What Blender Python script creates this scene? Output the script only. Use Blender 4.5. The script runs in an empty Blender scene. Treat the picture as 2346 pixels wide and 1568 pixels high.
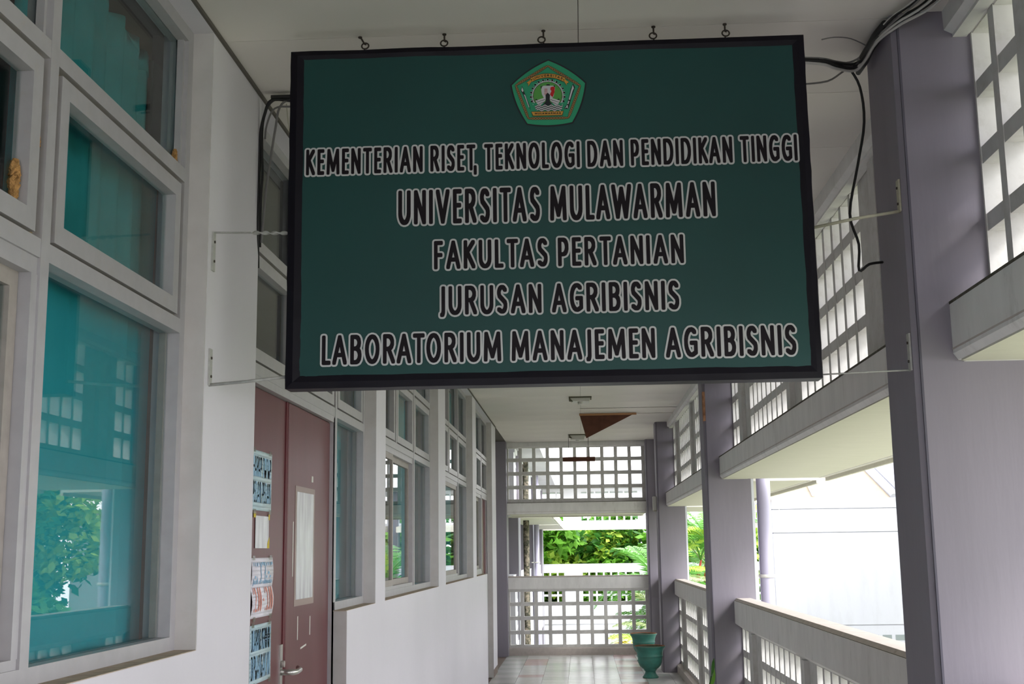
import bpy, math, random
from mathutils import Matrix, Vector
random.seed(7)
S = bpy.context.scene
C = S.collection
PI = math.pi

# ------------------------------------------------------------------ camera
cd = bpy.data.cameras.new('camera'); cam = bpy.data.objects.new('camera', cd); C.objects.link(cam)
cd.sensor_fit = 'HORIZONTAL'; cd.sensor_width = 36.0; cd.lens = 2797.13 / 2346 * 36
cd.clip_start = 0.05; cd.clip_end = 400
_r = Vector((0.99834570, 0.05592650, -0.01334483))
_d = Vector((-0.02253635, 0.16709990, -0.98568237))
_f = Vector((-0.05289584, 0.98435250, 0.16808384))
cam.matrix_world = Matrix(((_r.x, -_d.x, -_f.x, 0.0), (_r.y, -_d.y, -_f.y, 0.0), (_r.z, -_d.z, -_f.z, 1.45), (0, 0, 0, 1)))
S.camera = cam

# ------------------------------------------------------------------ light
w = bpy.data.worlds.new('overcast_sky'); S.world = w; w.use_nodes = True
nt = w.node_tree; nt.nodes.clear()
wo = nt.nodes.new('ShaderNodeOutputWorld'); bg = nt.nodes.new('ShaderNodeBackground')
tc = nt.nodes.new('ShaderNodeTexCoord'); sx = nt.nodes.new('ShaderNodeSeparateXYZ')
cr = nt.nodes.new('ShaderNodeValToRGB')
nt.links.new(tc.outputs['Generated'], sx.inputs[0]); nt.links.new(sx.outputs['Z'], cr.inputs[0])
nt.links.new(cr.outputs[0], bg.inputs['Color']); nt.links.new(bg.outputs[0], wo.inputs[0])
cr.color_ramp.elements[0].position = 0.0; cr.color_ramp.elements[0].color = (0.97, 0.96, 1.0, 1)
cr.color_ramp.elements[1].position = 0.9; cr.color_ramp.elements[1].color = (0.90, 0.93, 1.0, 1)
bg.inputs['Strength'].default_value = 4.2
sd = bpy.data.lights.new('hazy_sun', 'SUN'); sun = bpy.data.objects.new('hazy_sun', sd); C.objects.link(sun)
sd.energy = 2.2; sd.angle = math.radians(16); sd.color = (1.0, 0.97, 0.92)
sun.location = (12, -8, 12)
sun.rotation_euler = Vector((-0.62, 0.45, -0.60)).to_track_quat('-Z', 'Y').to_euler()
S.view_settings.view_transform = 'Standard'; S.view_settings.look = 'None'
S.view_settings.exposure = 0.58; S.view_settings.gamma = 1.0
S.view_settings.use_curve_mapping = False
S.cycles.max_bounces = 10; S.cycles.diffuse_bounces = 6; S.cycles.transparent_max_bounces = 16

# ------------------------------------------------------------------ materials
MATS = {}
def mat(name, col, rough=0.6, spec=0.3, metal=0.0, var=0.0, vscale=3.0, bump=0.0, bscale=60.0, dirt=None, damt=0.5, dscale=2.0, dlo=0.5, dhi=0.75, stretch=(1, 1, 1)):
    m = bpy.data.materials.new(name); m.use_nodes = True; n = m.node_tree; b = n.nodes['Principled BSDF']
    b.inputs['Base Color'].default_value = (*col, 1); b.inputs['Roughness'].default_value = rough
    b.inputs['Specular IOR Level'].default_value = spec; b.inputs['Metallic'].default_value = metal
    co = n.nodes.new('ShaderNodeTexCoord'); mp = n.nodes.new('ShaderNodeMapping'); mp.inputs['Scale'].default_value = stretch
    n.links.new(co.outputs['Object'], mp.inputs[0])
    last = None
    if var > 0:
        nz = n.nodes.new('ShaderNodeTexNoise'); nz.inputs['Scale'].default_value = vscale; nz.inputs['Detail'].default_value = 5
        n.links.new(mp.outputs[0], nz.inputs['Vector'])
        rp = n.nodes.new('ShaderNodeValToRGB'); rp.color_ramp.elements[0].position = 0.3; rp.color_ramp.elements[1].position = 0.7
        rp.color_ramp.elements[0].color = (*[c * (1 - var) for c in col], 1); rp.color_ramp.elements[1].color = (*[min(1, c * (1 + var)) for c in col], 1)
        n.links.new(nz.outputs[0], rp.inputs[0]); last = rp.outputs[0]
    if dirt:
        nz = n.nodes.new('ShaderNodeTexNoise'); nz.inputs['Scale'].default_value = dscale; nz.inputs['Detail'].default_value = 8
        nz.inputs['Roughness'].default_value = 0.7
        n.links.new(mp.outputs[0], nz.inputs['Vector'])
        mr = n.nodes.new('ShaderNodeMapRange'); mr.inputs[1].default_value = dlo; mr.inputs[2].default_value = dhi; mr.inputs[4].default_value = damt
        n.links.new(nz.outputs[0], mr.inputs[0])
        mx = n.nodes.new('ShaderNodeMix'); mx.data_type = 'RGBA'
        n.links.new(mr.outputs[0], mx.inputs[0])
        if last: n.links.new(last, mx.inputs[6])
        else: mx.inputs[6].default_value = (*col, 1)
        mx.inputs[7].default_value = (*dirt, 1); last = mx.outputs[2]
    if last: n.links.new(last, b.inputs['Base Color'])
    if bump > 0:
        nz = n.nodes.new('ShaderNodeTexNoise'); nz.inputs['Scale'].default_value = bscale; nz.inputs['Detail'].default_value = 3
        n.links.new(mp.outputs[0], nz.inputs['Vector'])
        bp = n.nodes.new('ShaderNodeBump'); bp.inputs['Strength'].default_value = bump; bp.inputs['Distance'].default_value = 0.01
        n.links.new(nz.outputs[0], bp.inputs['Height']); n.links.new(bp.outputs[0], b.inputs['Normal'])
    MATS[name] = m
    return m
M = MATS
mat('wall_white', (0.58, 0.56, 0.605), 0.55, 0.3, var=0.03, vscale=1.5, bump=0.08, bscale=25)
mat('wall_inside', (0.42, 0.43, 0.43), 0.7)
mat('ceiling_cream', (0.66, 0.625, 0.585), 0.7, 0.2, var=0.04, vscale=1.2)
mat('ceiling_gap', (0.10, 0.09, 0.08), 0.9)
mat('lavender', (0.215, 0.197, 0.232), 0.6, 0.25, var=0.05, vscale=6, bump=0.10, bscale=35, stretch=(1, 1, .15))
mat('groove_dark', (0.10, 0.095, 0.12), 0.8)
mat('concrete_paint', (0.70, 0.69, 0.67), 0.7, 0.2, var=0.06, vscale=14, dirt=(0.26, 0.24, 0.20), damt=0.5, dscale=9, dlo=0.56, dhi=0.8, bump=0.1, bscale=40, stretch=(1, 1, .35))
mat('lattice_paint', (0.58, 0.57, 0.555), 0.75, 0.2, var=0.08, vscale=10, dirt=(0.30, 0.28, 0.22), damt=0.5, dscale=12, dlo=0.5, dhi=0.8)
mat('cap_dusty', (0.50, 0.45, 0.42), 0.85, 0.1, var=0.08, vscale=20, dirt=(0.22, 0.18, 0.15), damt=0.6, dscale=6, dlo=0.62, dhi=0.75)
mat('mold_and_shade', (0.10, 0.095, 0.075), 0.9, 0.1, var=0.3, vscale=60)  # mold on the ledge edges, also the painted shade line under the cap
mat('soffit', (0.60, 0.585, 0.50), 0.8, 0.1, var=0.03, vscale=8, stretch=(1, 6, 1))
mat('alu', (0.36, 0.35, 0.365), 0.42, 0.4, var=0.05, vscale=20, dirt=(0.36, 0.32, 0.27), damt=0.5, dscale=25, dlo=0.55, dhi=0.8)
mat('seal_brown', (0.26, 0.20, 0.13), 0.8, 0.2, var=0.2, vscale=40)
mat('alu_dark', (0.30, 0.27, 0.25), 0.5, 0.3, var=0.1, vscale=30)
mat('sill_dust', (0.40, 0.33, 0.26), 0.9, 0.1, var=0.15, vscale=30)
mat('reveal', (0.50, 0.48, 0.47), 0.7, 0.2, var=0.05, vscale=12, dirt=(0.42, 0.38, 0.34), damt=0.4, dscale=7)  # grimy wall paint, darkened a bit more to carry the shade of the reveals
mat('blind_teal', (0.035, 0.42, 0.49), 0.7, 0.2, var=0.05, vscale=3)
mat('curtain_teal', (0.05, 0.36, 0.39), 0.85, 0.1, var=0.12, vscale=8)
mat('room_dark', (0.16, 0.18, 0.18), 0.9)
mat('door_maroon', (0.105, 0.026, 0.031), 0.35, 0.4, var=0.08, vscale=10, stretch=(1, 1, .1), dirt=(0.14, 0.06, 0.058), damt=0.5, dscale=6)
mat('door_edge', (0.10, 0.012, 0.018), 0.4)
mat('paper_white', (0.66, 0.64, 0.70), 0.7)
mat('paper_cyan', (0.42, 0.55, 0.60), 0.35, 0.5)
mat('ink_blue', (0.22, 0.40, 0.58), 0.5)
mat('ink_red', (0.62, 0.24, 0.19), 0.5)
mat('frosted', (0.50, 0.50, 0.52), 0.25, 0.6, var=0.22, vscale=9, stretch=(1, 3, .5))
mat('tape', (0.25, 0.18, 0.16), 0.4, 0.5)
mat('chrome', (0.55, 0.54, 0.52), 0.3, 0.5, metal=0.9)
mat('black_vinyl', (0.008, 0.007, 0.011), 0.42, 0.12, bump=0.25, bscale=9)
mat('banner_teal', (0.0035, 0.046, 0.043), 0.5, 0.35, var=0.10, vscale=2.5, bump=0.06, bscale=7)
mat('letter_black', (0.010, 0.007, 0.010), 0.5, 0.12)
mat('letter_white', (0.48, 0.48, 0.49), 0.5)
mat('e_green', (0.020, 0.26, 0.135), 0.5)
mat('e_lime', (0.075, 0.28, 0.055), 0.5)
mat('e_gold', (0.52, 0.27, 0.045), 0.5)
mat('e_brown', (0.05, 0.022, 0.015), 0.5)
mat('e_rope', (0.42, 0.27, 0.12), 0.5)
mat('e_white', (0.50, 0.50, 0.53), 0.5)
mat('e_dark', (0.012, 0.014, 0.018), 0.5)
mat('e_red', (0.42, 0.012, 0.012), 0.5)
mat('iron_rust', (0.035, 0.026, 0.02), 0.7, 0.4, var=0.4, vscale=80)
mat('galv', (0.36, 0.36, 0.34), 0.5, 0.5, var=0.15, vscale=60)
mat('galv_yellow', (0.42, 0.41, 0.31), 0.6, 0.3, var=0.12, vscale=50)
mat('cable_black', (0.018, 0.018, 0.018), 0.5)
mat('cable_grey', (0.16, 0.155, 0.15), 0.5)
mat('cable_white', (0.45, 0.44, 0.42), 0.5)
mat('nest_mud', (0.42, 0.23, 0.09), 0.95, 0.1, var=0.35, vscale=90, bump=1.0, bscale=140)
mat('tile_white', (0.60, 0.60, 0.585), 0.22, 0.5, var=0.05, vscale=5)
mat('tile_pink', (0.50, 0.36, 0.345), 0.22, 0.5, var=0.08, vscale=5)
mat('tile_grey', (0.50, 0.53, 0.49), 0.22, 0.5, var=0.06, vscale=5)
mat('grout', (0.18, 0.14, 0.12), 0.9)
mat('pot_teal', (0.05, 0.215, 0.18), 0.45, 0.4, var=0.18, vscale=14, dirt=(0.08, 0.16, 0.13), damt=0.6, dscale=9)
mat('terracotta', (0.30, 0.13, 0.07), 0.9, var=0.2, vscale=30)
mat('soil', (0.05, 0.035, 0.025), 1.0)
mat('board_brown', (0.10, 0.042, 0.028), 0.8, 0.15, var=0.2, vscale=12)
mat('board_edge', (0.38, 0.20, 0.10), 0.8)
mat('fixture_dark', (0.10, 0.095, 0.065), 0.7, var=0.2, vscale=40)
mat('fixture_white', (0.55, 0.54, 0.50), 0.5)
mat('pvc_lilac', (0.38, 0.36, 0.46), 0.5, 0.3)
mat('white_outside', (0.365, 0.365, 0.395), 0.8, 0.1, var=0.03, vscale=2, dirt=(0.28, 0.28, 0.28), damt=0.4, dscale=3, stretch=(1, 1, .25))
mat('tan_roof', (0.26, 0.215, 0.16), 0.85, 0.1, var=0.07, vscale=4, dirt=(0.26, 0.24, 0.23), damt=0.5, dscale=5)
mat('moss_pipe', (0.05, 0.05, 0.035), 0.95, var=0.5, vscale=20, dirt=(0.26, 0.22, 0.17), damt=0.8, dscale=16, dlo=0.45, dhi=0.6)
mat('grass', (0.20, 0.22, 0.13), 1.0, var=0.3, vscale=2)
mat('path_concrete', (0.52, 0.50, 0.47), 0.9, var=0.08, vscale=2)
mat('leaf_green', (0.16, 0.38, 0.04), 0.55, 0.3, var=0.45, vscale=1.6)
mat('leaf_lime', (0.42, 0.60, 0.08), 0.55, 0.3, var=0.35, vscale=2)
mat('leaf_dark', (0.05, 0.17, 0.025), 0.55, 0.3, var=0.4, vscale=1.2)
mat('leaf_yellow', (0.55, 0.42, 0.05), 0.6, 0.2, var=0.3, vscale=5)
mat('palm_green', (0.13, 0.34, 0.06), 0.4, 0.5, var=0.3, vscale=3)
mat('palm_pale', (0.42, 0.50, 0.24), 0.4, 0.5, var=0.3, vscale=3)
mat('palm_red', (0.42, 0.05, 0.02), 0.4, 0.4, var=0.15, vscale=6)
mat('bark', (0.14, 0.10, 0.07), 0.95, var=0.3, vscale=12)
mat('white_paint', (0.72, 0.72, 0.76), 0.8, 0.1, var=0.03, vscale=2)
mat('rust_stain', (0.26, 0.13, 0.07), 0.9, var=0.4, vscale=25)
for nm in ('leaf_green', 'leaf_lime', 'leaf_dark', 'palm_green', 'palm_pale', 'blind_teal', 'curtain_teal'):
    b = M[nm].node_tree.nodes['Principled BSDF']; n = M[nm].node_tree
    tr = n.nodes.new('ShaderNodeBsdfTranslucent'); mx = n.nodes.new('ShaderNodeMixShader'); mx.inputs[0].default_value = 0.3
    src = [l.from_socket for l in n.links if l.to_socket == b.inputs['Base Color']][0]
    n.links.new(src, tr.inputs[0]); n.links.new(b.outputs[0], mx.inputs[1]); n.links.new(tr.outputs[0], mx.inputs[2])
    n.links.new(mx.outputs[0], n.nodes['Material Output'].inputs[0])
def glassmat(name, tint, ior=1.5, rough=0.0):
    m = bpy.data.materials.new(name); m.use_nodes = True; n = m.node_tree; n.nodes.clear()
    o = n.nodes.new('ShaderNodeOutputMaterial'); t = n.nodes.new('ShaderNodeBsdfTransparent'); g = n.nodes.new('ShaderNodeBsdfGlossy')
    x = n.nodes.new('ShaderNodeMixShader'); ge = n.nodes.new('ShaderNodeNewGeometry'); dt = n.nodes.new('ShaderNodeVectorMath'); dt.operation = 'DOT_PRODUCT'
    n.links.new(ge.outputs['Incoming'], dt.inputs[0]); n.links.new(ge.outputs['True Normal'], dt.inputs[1])
    def mth(op, a, b=None):
        q_ = n.nodes.new('ShaderNodeMath'); q_.operation = op
        for i_, v_ in enumerate((a, b)):
            if v_ is None: continue
            if isinstance(v_, (int, float)): q_.inputs[i_].default_value = v_
            else: n.links.new(v_, q_.inputs[i_])
        return q_.outputs[0]
    c1 = mth('SUBTRACT', 1.0, mth('ABSOLUTE', dt.outputs['Value'])); r0 = ((ior - 1) / (ior + 1)) ** 2
    fr_ = mth('MULTIPLY', mth('ADD', mth('MULTIPLY', mth('POWER', c1, 5.0), 1 - r0), r0), 0.75)
    t.inputs[0].default_value = (*tint, 1); g.inputs['Roughness'].default_value = rough
    n.links.new(fr_, x.inputs[0]); n.links.new(t.outputs[0], x.inputs[1]); n.links.new(g.outputs[0], x.inputs[2]); n.links.new(x.outputs[0], o.inputs[0])
    MATS[name] = m
glassmat('glass', (0.90, 0.94, 0.94), 1.52)
glassmat('plastic_sheet', (0.8, 0.8, 0.75), 1.5, 0.2)

# ------------------------------------------------------------------ mesh helpers
class MB:
    def __init__(s): s.v = []; s.f = []; s.sm = []
    def box(s, x0, x1, y0, y1, z0, z1):
        i = len(s.v)
        s.v += [(x0, y0, z0), (x1, y0, z0), (x1, y1, z0), (x0, y1, z0), (x0, y0, z1), (x1, y0, z1), (x1, y1, z1), (x0, y1, z1)]
        for q in ((0, 3, 2, 1), (4, 5, 6, 7), (0, 1, 5, 4), (1, 2, 6, 5), (2, 3, 7, 6), (3, 0, 4, 7)):
            s.f.append(tuple(i + k for k in q)); s.sm.append(False)
        return s
    def prism(s, poly, a0, a1, axis='y'):
        i = len(s.v); n = len(poly)
        for a in (a0, a1):
            for (p, q) in poly:
                s.v.append({'y': (p, a, q), 'x': (a, p, q), 'z': (p, q, a)}[axis])
        s.f.append(tuple(i + k for k in range(n))); s.f.append(tuple(i + n + k for k in reversed(range(n)))); s.sm += [False, False]
        for k in range(n):
            s.f.append((i + k, i + n + k, i + n + (k + 1) % n, i + (k + 1) % n)); s.sm.append(False)
        return s
    def face(s, pts, sm=False):
        i = len(s.v); s.v += [tuple(p) for p in pts]; s.f.append(tuple(range(i, i + len(pts)))); s.sm.append(sm); return s
    def tube(s, pts, r, n=8, caps=True):
        pts = [Vector(p) for p in pts]; rr = r if isinstance(r, (list, tuple)) else [r] * len(pts)
        i0 = len(s.v); up = None
        for k, p in enumerate(pts):
            a = pts[max(0, k - 1)]; b = pts[min(len(pts) - 1, k + 1)]; d = (b - a).normalized()
            if up is None:
                up = Vector((0, 0, 1)) if abs(d.z) < 0.9 else Vector((1, 0, 0))
            u = (up - d * up.dot(d)).normalized(); w_ = d.cross(u); up = u
            for j in range(n):
                t = 2 * PI * j / n; q = p + (u * math.cos(t) + w_ * math.sin(t)) * rr[k]; s.v.append(tuple(q))
        for k in range(len(pts) - 1):
            for j in range(n):
                a = i0 + k * n + j; b = i0 + k * n + (j + 1) % n
                s.f.append((a, b, b + n, a + n)); s.sm.append(True)
        if caps:
            s.f.append(tuple(i0 + j for j in reversed(range(n)))); s.f.append(tuple(i0 + (len(pts) - 1) * n + j for j in range(n))); s.sm += [False, False]
        return s
    def lathe(s, prof, cx, cy, cz=0, n=32):
        i0 = len(s.v)
        for (r, z) in prof:
            for j in range(n):
                t = 2 * PI * j / n; s.v.append((cx + r * math.cos(t), cy + r * math.sin(t), cz + z))
        for k in range(len(prof) - 1):
            for j in range(n):
                a = i0 + k * n + j; b = i0 + k * n + (j + 1) % n
                s.f.append((a, b, b + n, a + n)); s.sm.append(True)
        return s
    def mesh(s, name, m):
        me = bpy.data.meshes.new(name); me.from_pydata(s.v, [], s.f)
        me.polygons.foreach_set('use_smooth', s.sm); me.materials.append(M[m]); me.update(); return me
def link(name, me, parent=None, loc=None):
    o = bpy.data.objects.new(name, me); C.objects.link(o)
    if parent is not None: o.parent = parent
    if loc is not None: o.location = loc
    return o
def obj(name, mb, m, parent=None, bevel=0):
    o = link(name, mb.mesh(name, m), parent)
    if bevel:
        md = o.modifiers.new('bevel', 'BEVEL'); md.width = bevel; md.segments = 2; md.limit_method = 'ANGLE'
    return o
def tag(o, label=None, cat=None, group=None, kind=None):
    if label: o['label'] = label
    if cat: o['category'] = cat
    if group: o['group'] = group
    if kind: o['kind'] = kind
    return o
def empty(name, loc=(0, 0, 0), rz=0, **k):
    o = bpy.data.objects.new(name, None); o.empty_display_size = 0.1; C.objects.link(o); o.location = loc; o.rotation_euler = (0, 0, rz)
    return tag(o, **k)
def relbox(cx, cy, cz, x0, x1, y0, y1, z0, z1): return (x0 - cx, x1 - cx, y0 - cy, y1 - cy, z0 - cz, z1 - cz)

# ------------------------------------------------------------------ the corridor shell
XL, XF, XB = -1.04, -1.10, -1.19       # outer wall face, window frame face, back of the wall
ZS, ZH, ZC = 1.195, 2.955, 2.97        # sill, head, ceiling
YB, YE = -8.2, 17.45
# openings of the left wall: (start, end, door_start, door_end)
wl = MB()
def solid(y0, y1, z0=0, z1=3.06): wl.box(XB, XL, y0, y1, z0, z1)
OPEN = [(-4.95, -2.48), (-2.0, 0.40), (0.855, 3.325), (3.86, 6.225), (6.53, 9.0), (9.47, 11.9), (12.27, 14.5)]
prev = YB
for (a, b) in OPEN:
    solid(prev, a); prev = b
    wl.box(XB, XL, a, b, ZH, 3.06)
    if abs(a - 3.86) < 0.01: wl.box(XB, XL, 5.47, b, 0, ZS)
    elif abs(a - 12.27) < 0.01: wl.box(XB, XL, a, 13.65, 0, ZS)
    else: wl.box(XB, XL, a, b, 0, ZS)
solid(prev, 15.15)
tag(obj('wall_left', wl, 'wall_white'), kind='structure')
tag(obj('wall_left', MB().box(-1.40, -1.34, 15.15, 17.6, 0, 3.06).box(-1.34, XB, 15.15, 15.2, 0, 3.06), 'wall_white'), kind='structure')
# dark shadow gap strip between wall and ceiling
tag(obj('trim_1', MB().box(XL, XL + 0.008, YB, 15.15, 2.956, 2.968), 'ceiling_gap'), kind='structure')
# rooms behind the windows
tag(obj('wall_inner', MB().box(-4.6, -4.5, YB, 17.4, 0, 3.06).box(-4.5, XB, YB, YB + .1, 0, 3.06).box(-4.5, -1.40, 17.3, 17.4, 0, 3.06)
    .box(-4.5, -1.30, 3.55, 3.65, 0, 3.06).box(-4.5, -1.30, 9.36, 9.44, 0, 3.06), 'room_dark'), kind='structure')
# floor: slab and single tiles
tag(obj('floor', MB().box(-4.6, 1.30, YB, 17.75, -0.45, -0.006), 'grout'), kind='structure')
tp = 0.293; X0T = -0.18 - 3 * tp
fl = bpy.data.objects['floor']
tmesh = {k: MB().prism([(-tp / 2 + .0015, -tp / 2 + .0015), (tp / 2 - .0015, -tp / 2 + .0015), (tp / 2 - .0015, tp / 2 - .0015), (-tp / 2 + .0015, tp / 2 - .0015)], -0.006, 0, 'z').mesh('tile', k) for k in ('tile_white', 'tile_pink', 'tile_grey')}
rt = random.Random(3)
nt_ = 0
for j in range(22):
    for i in range(8):
        cx = X0T + (i + .5) * tp; cy = 17.45 - (j + .5) * tp
        if cx > 1.25: continue
        k = 'tile_white'
        if i == 1 and (j == 2 or j == 3 or j % 5 == 4): k = 'tile_pink'
        if i == 5 and j % 3 != 2: k = 'tile_pink'
        if i == 6 and j % 4 == 1: k = 'tile_grey'
        if i in (2, 3) and j % 3 == 1: k = 'tile_grey'
        if i == 0 and j % 2 == 0: k = 'tile_grey'
        link('floor_tile', tmesh[k], fl, (cx, cy, 0)); nt_ += 1
tb = MB()
for j in range(22, 90):
    for i in range(8):
        cx = X0T + (i + .5) * tp; cy = 17.45 - (j + .5) * tp
        if cx > 1.25 or cy < YB: continue
        tb.box(cx - tp / 2 + .0015, cx + tp / 2 - .0015, cy - tp / 2 + .0015, cy + tp / 2 - .0015, -0.006, 0)
o = obj('floor_tiling', tb, 'tile_white', fl); o['kind'] = 'stuff'
# ceiling: backing and panels
ce = tag(obj('ceiling', MB().box(-4.6, 1.80, YB, 18.1, 2.976, 3.30), 'ceiling_gap'), kind='structure')
cm1 = MB().box(-.5315, .5315, -.2915, .2915, 0, .006).mesh('ceiling_panel', 'ceiling_cream')
cm2 = MB().box(-.6135, .6135, -.2915, .2915, 0, .006).mesh('ceiling_panel', 'ceiling_cream')
j = 0; y = 3.42 + 24 * .585
while y - .585 > YB:
    yc = y - .2925
    link('ceiling_panel', cm1, ce, (0.025 - .5325, yc, 2.97))
    if not (13.25 < yc < 13.9): link('ceiling_panel', cm2, ce, (0.025 + .6145, yc, 2.97))
    y -= .585
# hanging loose panel: the rest of that board stays up
YF = 13.90
ce_b = MB(); ce_b.face([(0.74, YF - .584, 2.97), (1.24, YF - .584, 2.97), (1.24, YF, 2.97), (0.70, YF, 2.97)]); obj('ceiling_panel', ce_b, 'ceiling_cream', ce)
ce_c = MB(); ce_c.face([(0.026, YF - .584, 2.97), (0.74, YF - .584, 2.97), (0.70, YF, 2.97), (0.026, YF, 2.97)]); obj('ceiling_panel', ce_c, 'ceiling_cream', ce)
flap = empty('sagging_ceiling_board', (0.0, 13.86, 2.95), label='brown torn ceiling board corner hanging down from the corridor ceiling', cat='ceiling board')
def tri(y_off, th=0.0):
    return [Vector((0.01, 13.80 + y_off, 2.965)), Vector((0.655, 13.80 + y_off, 2.965)), Vector((0.085, 13.86 + y_off, 2.69))]
fb = MB(); a = tri(0); b = tri(0.012)
loc = Vector((0.0, 13.86, 2.95))
A_ = [p - loc for p in a]; B_ = [p - loc for p in b]
fb.face(A_); fb.face(B_[::-1])
for k in range(3): fb.face([A_[k], B_[k], B_[(k + 1) % 3], A_[(k + 1) % 3]])
obj('board_sheet', fb, 'board_brown', flap)
fb = MB().box(0.01, 0.655, -0.075, -0.062, -0.010, 0.012); obj('board_edge', fb, 'board_edge', flap)
tag(bpy.data.objects['board_edge'], label='pale torn orange edge')

# ------------------------------------------------------------------ left windows
def sash(par, y0, y1, z0, z1, w_=0.043, x1=XF + 0.002, x0=XF - 0.035, m='alu', pane=True, px=None, name='sash'):
    b = MB().box(x0, x1, y0, y0 + w_, z0, z1).box(x0, x1, y1 - w_, y1, z0, z1).box(x0, x1, y0 + w_, y1 - w_, z0, z0 + w_).box(x0, x1, y0 + w_, y1 - w_, z1 - w_, z1)
    s_ = obj(name, b, m, par)
    xg = px if px else (x0 + x1) / 2 - .008
    if pane: obj('pane', MB().box(xg - .003, xg, y0 + w_ - .004, y1 - w_ + .004, z0 + w_ - .004, z1 - w_ + .004), 'glass', s_)
    return s_
T1a, T1b, T2a, T2b = 2.49, 2.53, 2.056, 2.096
def window(idx, y0, y1, muls, slider=None, lower_from=None, door_end=None, ajar=()):
    root = empty('window_%d' % idx, (0, 0, 0), kind='structure')
    x0, x1 = XF - .055, XF
    lo = lower_from if lower_from is not None else y0
    hi = door_end if door_end is not None else y1
    fr = MB().box(x0, x1, y0, y1, ZH - .04, ZH)
    fr.box(x0, x1, y0, y0 + .045, ZS if lower_from is None else 0, ZH - .04).box(x0, x1, y1 - .045, y1, ZS if door_end is None else 0, ZH - .04)
    fr.box(x0, x1, lo + .045, hi - .045, ZS, ZS + .038)
    obj('frame', fr, 'alu', root)
    for a_, b_, m_ in ((T1a, T1b, 1), (T2a, T2b, 1)):
        obj('transom', MB().box(x0, x1 + .0015, y0 + .045, y1 - .045, a_, b_), 'alu', root)
    for my in muls:
        zlo = T2b
        if slider is None or not (slider[0] < my < slider[1]): zlo = ZS + .038
        if lower_from is not None and my < lower_from - .05: zlo = T2b
        if door_end is not None and my > door_end + .05: zlo = T2b
        obj('mullion', MB().box(x0, x1 + .003, my - .02, my + .02, zlo, ZH - .04), 'alu', root)
    edges = [y0 + .045] + [v for my in muls for v in (my - .02, my + .02)] + [y1 - .045]
    for k in range(0, len(edges), 2):
        a_, b_ = edges[k], edges[k + 1]
        # fixed top light
        obj('pane', MB().box(XF - .036, XF - .032, a_, b_, T1b, ZH - .04), 'glass', root)
        obj('glazing_bead', MB().box(XF - .03, XF - .012, a_, a_ + .012, T1b, ZH - .04).box(XF - .03, XF - .012, b_ - .012, b_, T1b, ZH - .04), 'alu', root)
        # awning sash in the middle row, brown seal around it
        obj('seal', MB().box(XF - .05, XF - .018, a_, b_, T2b, T2b + .012).box(XF - .05, XF - .018, a_, b_, T1a - .012, T1a).box(XF - .05, XF - .018, a_, a_ + .028, T2b + .012, T1a - .012).box(XF - .05, XF - .018, b_ - .028, b_, T2b + .012, T1a - .012), 'seal_brown', root)
        sash(root, a_ + .022, b_ - .030, T2b + .008, T1a - .014)
        # lower light
        if (a_ + b_) / 2 < lo or (a_ + b_) / 2 > hi: continue
        if slider and slider[0] < (a_ + b_) / 2 < slider[1]: continue
        obj('pane', MB().box(XF - .036, XF - .032, a_, b_, ZS + .038, T2a), 'glass', root)
        obj('glazing_bead', MB().box(XF - .054, XF - .036, b_ - .010, b_, ZS + .038, T2a), 'alu_dark', root)
    if slider:
        a_, b_, mid = slider
        obj('slider_track', MB().box(XF - .05, XF - .004, a_, b_, T2a - .036, T2a).box(XF - .05, XF - .004, a_, b_, ZS + .038, ZS + .058)
            .box(XF - .05, XF - .002, a_, a_ + .02, ZS + .058, T2a - .036).box(XF - .05, XF - .002, b_ - .028, b_, ZS + .058, T2a - .036), 'alu', root)
        sash(root, a_ + .02, mid + .03, ZS + .058, T2a - .036, .035, XF - .006, XF - .024, 'alu_dark', px=XF - .016, name='sliding_sash')
        sash(root, mid - .03, b_ - .03, ZS + .058, T2a - .036, .035, XF - .028, XF - .048, 'alu_dark', px=XF - .038, name='sliding_sash')
    # reveals in a greyer tone, part grime and part painted shade; dusty sill
    obj('reveal', MB().box(XF, XL - .001, y1 - .004, y1 - .0002, ZS if door_end is None else 0, ZH).box(XF, XL - .001, y0 + .0002, y0 + .004, ZS if lower_from is None else 0, ZH), 'reveal', root)
    obj('window_sill', MB().box(XF, XL - .0005, lo + .004, hi - .004, ZS - .001, ZS + .002), 'sill_dust', root)
    return root
window(1, 0.855, 3.325, [1.625, 2.41], slider=(0.90, 2.39, 1.62))
w2 = window(2, 3.86, 6.225, [4.66, 5.47], lower_from=5.45)
window(3, 6.53, 9.0, [7.30, 8.09], slider=(6.575, 8.07, 7.20))
window(4, 9.47, 11.9, [10.27, 11.05], slider=(9.515, 11.03, 10.9))
w5 = window(5, 12.27, 14.5, [12.96, 13.66], slider=(12.315, 13.64, 13.0), door_end=13.68)
window(6, -2.0, 0.40, [-1.2, -0.42]); window(7, -4.95, -2.48, [-4.1, -3.3])
# the wall end beside the door (below the sidelight)
obj('reveal', MB().box(XB, XL - .001, 5.466, 5.4698, 0, ZS), 'reveal', w2)
obj('reveal', MB().box(XB, XL - .001, 13.6502, 13.654, 0, ZS), 'reveal', w5)

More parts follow.
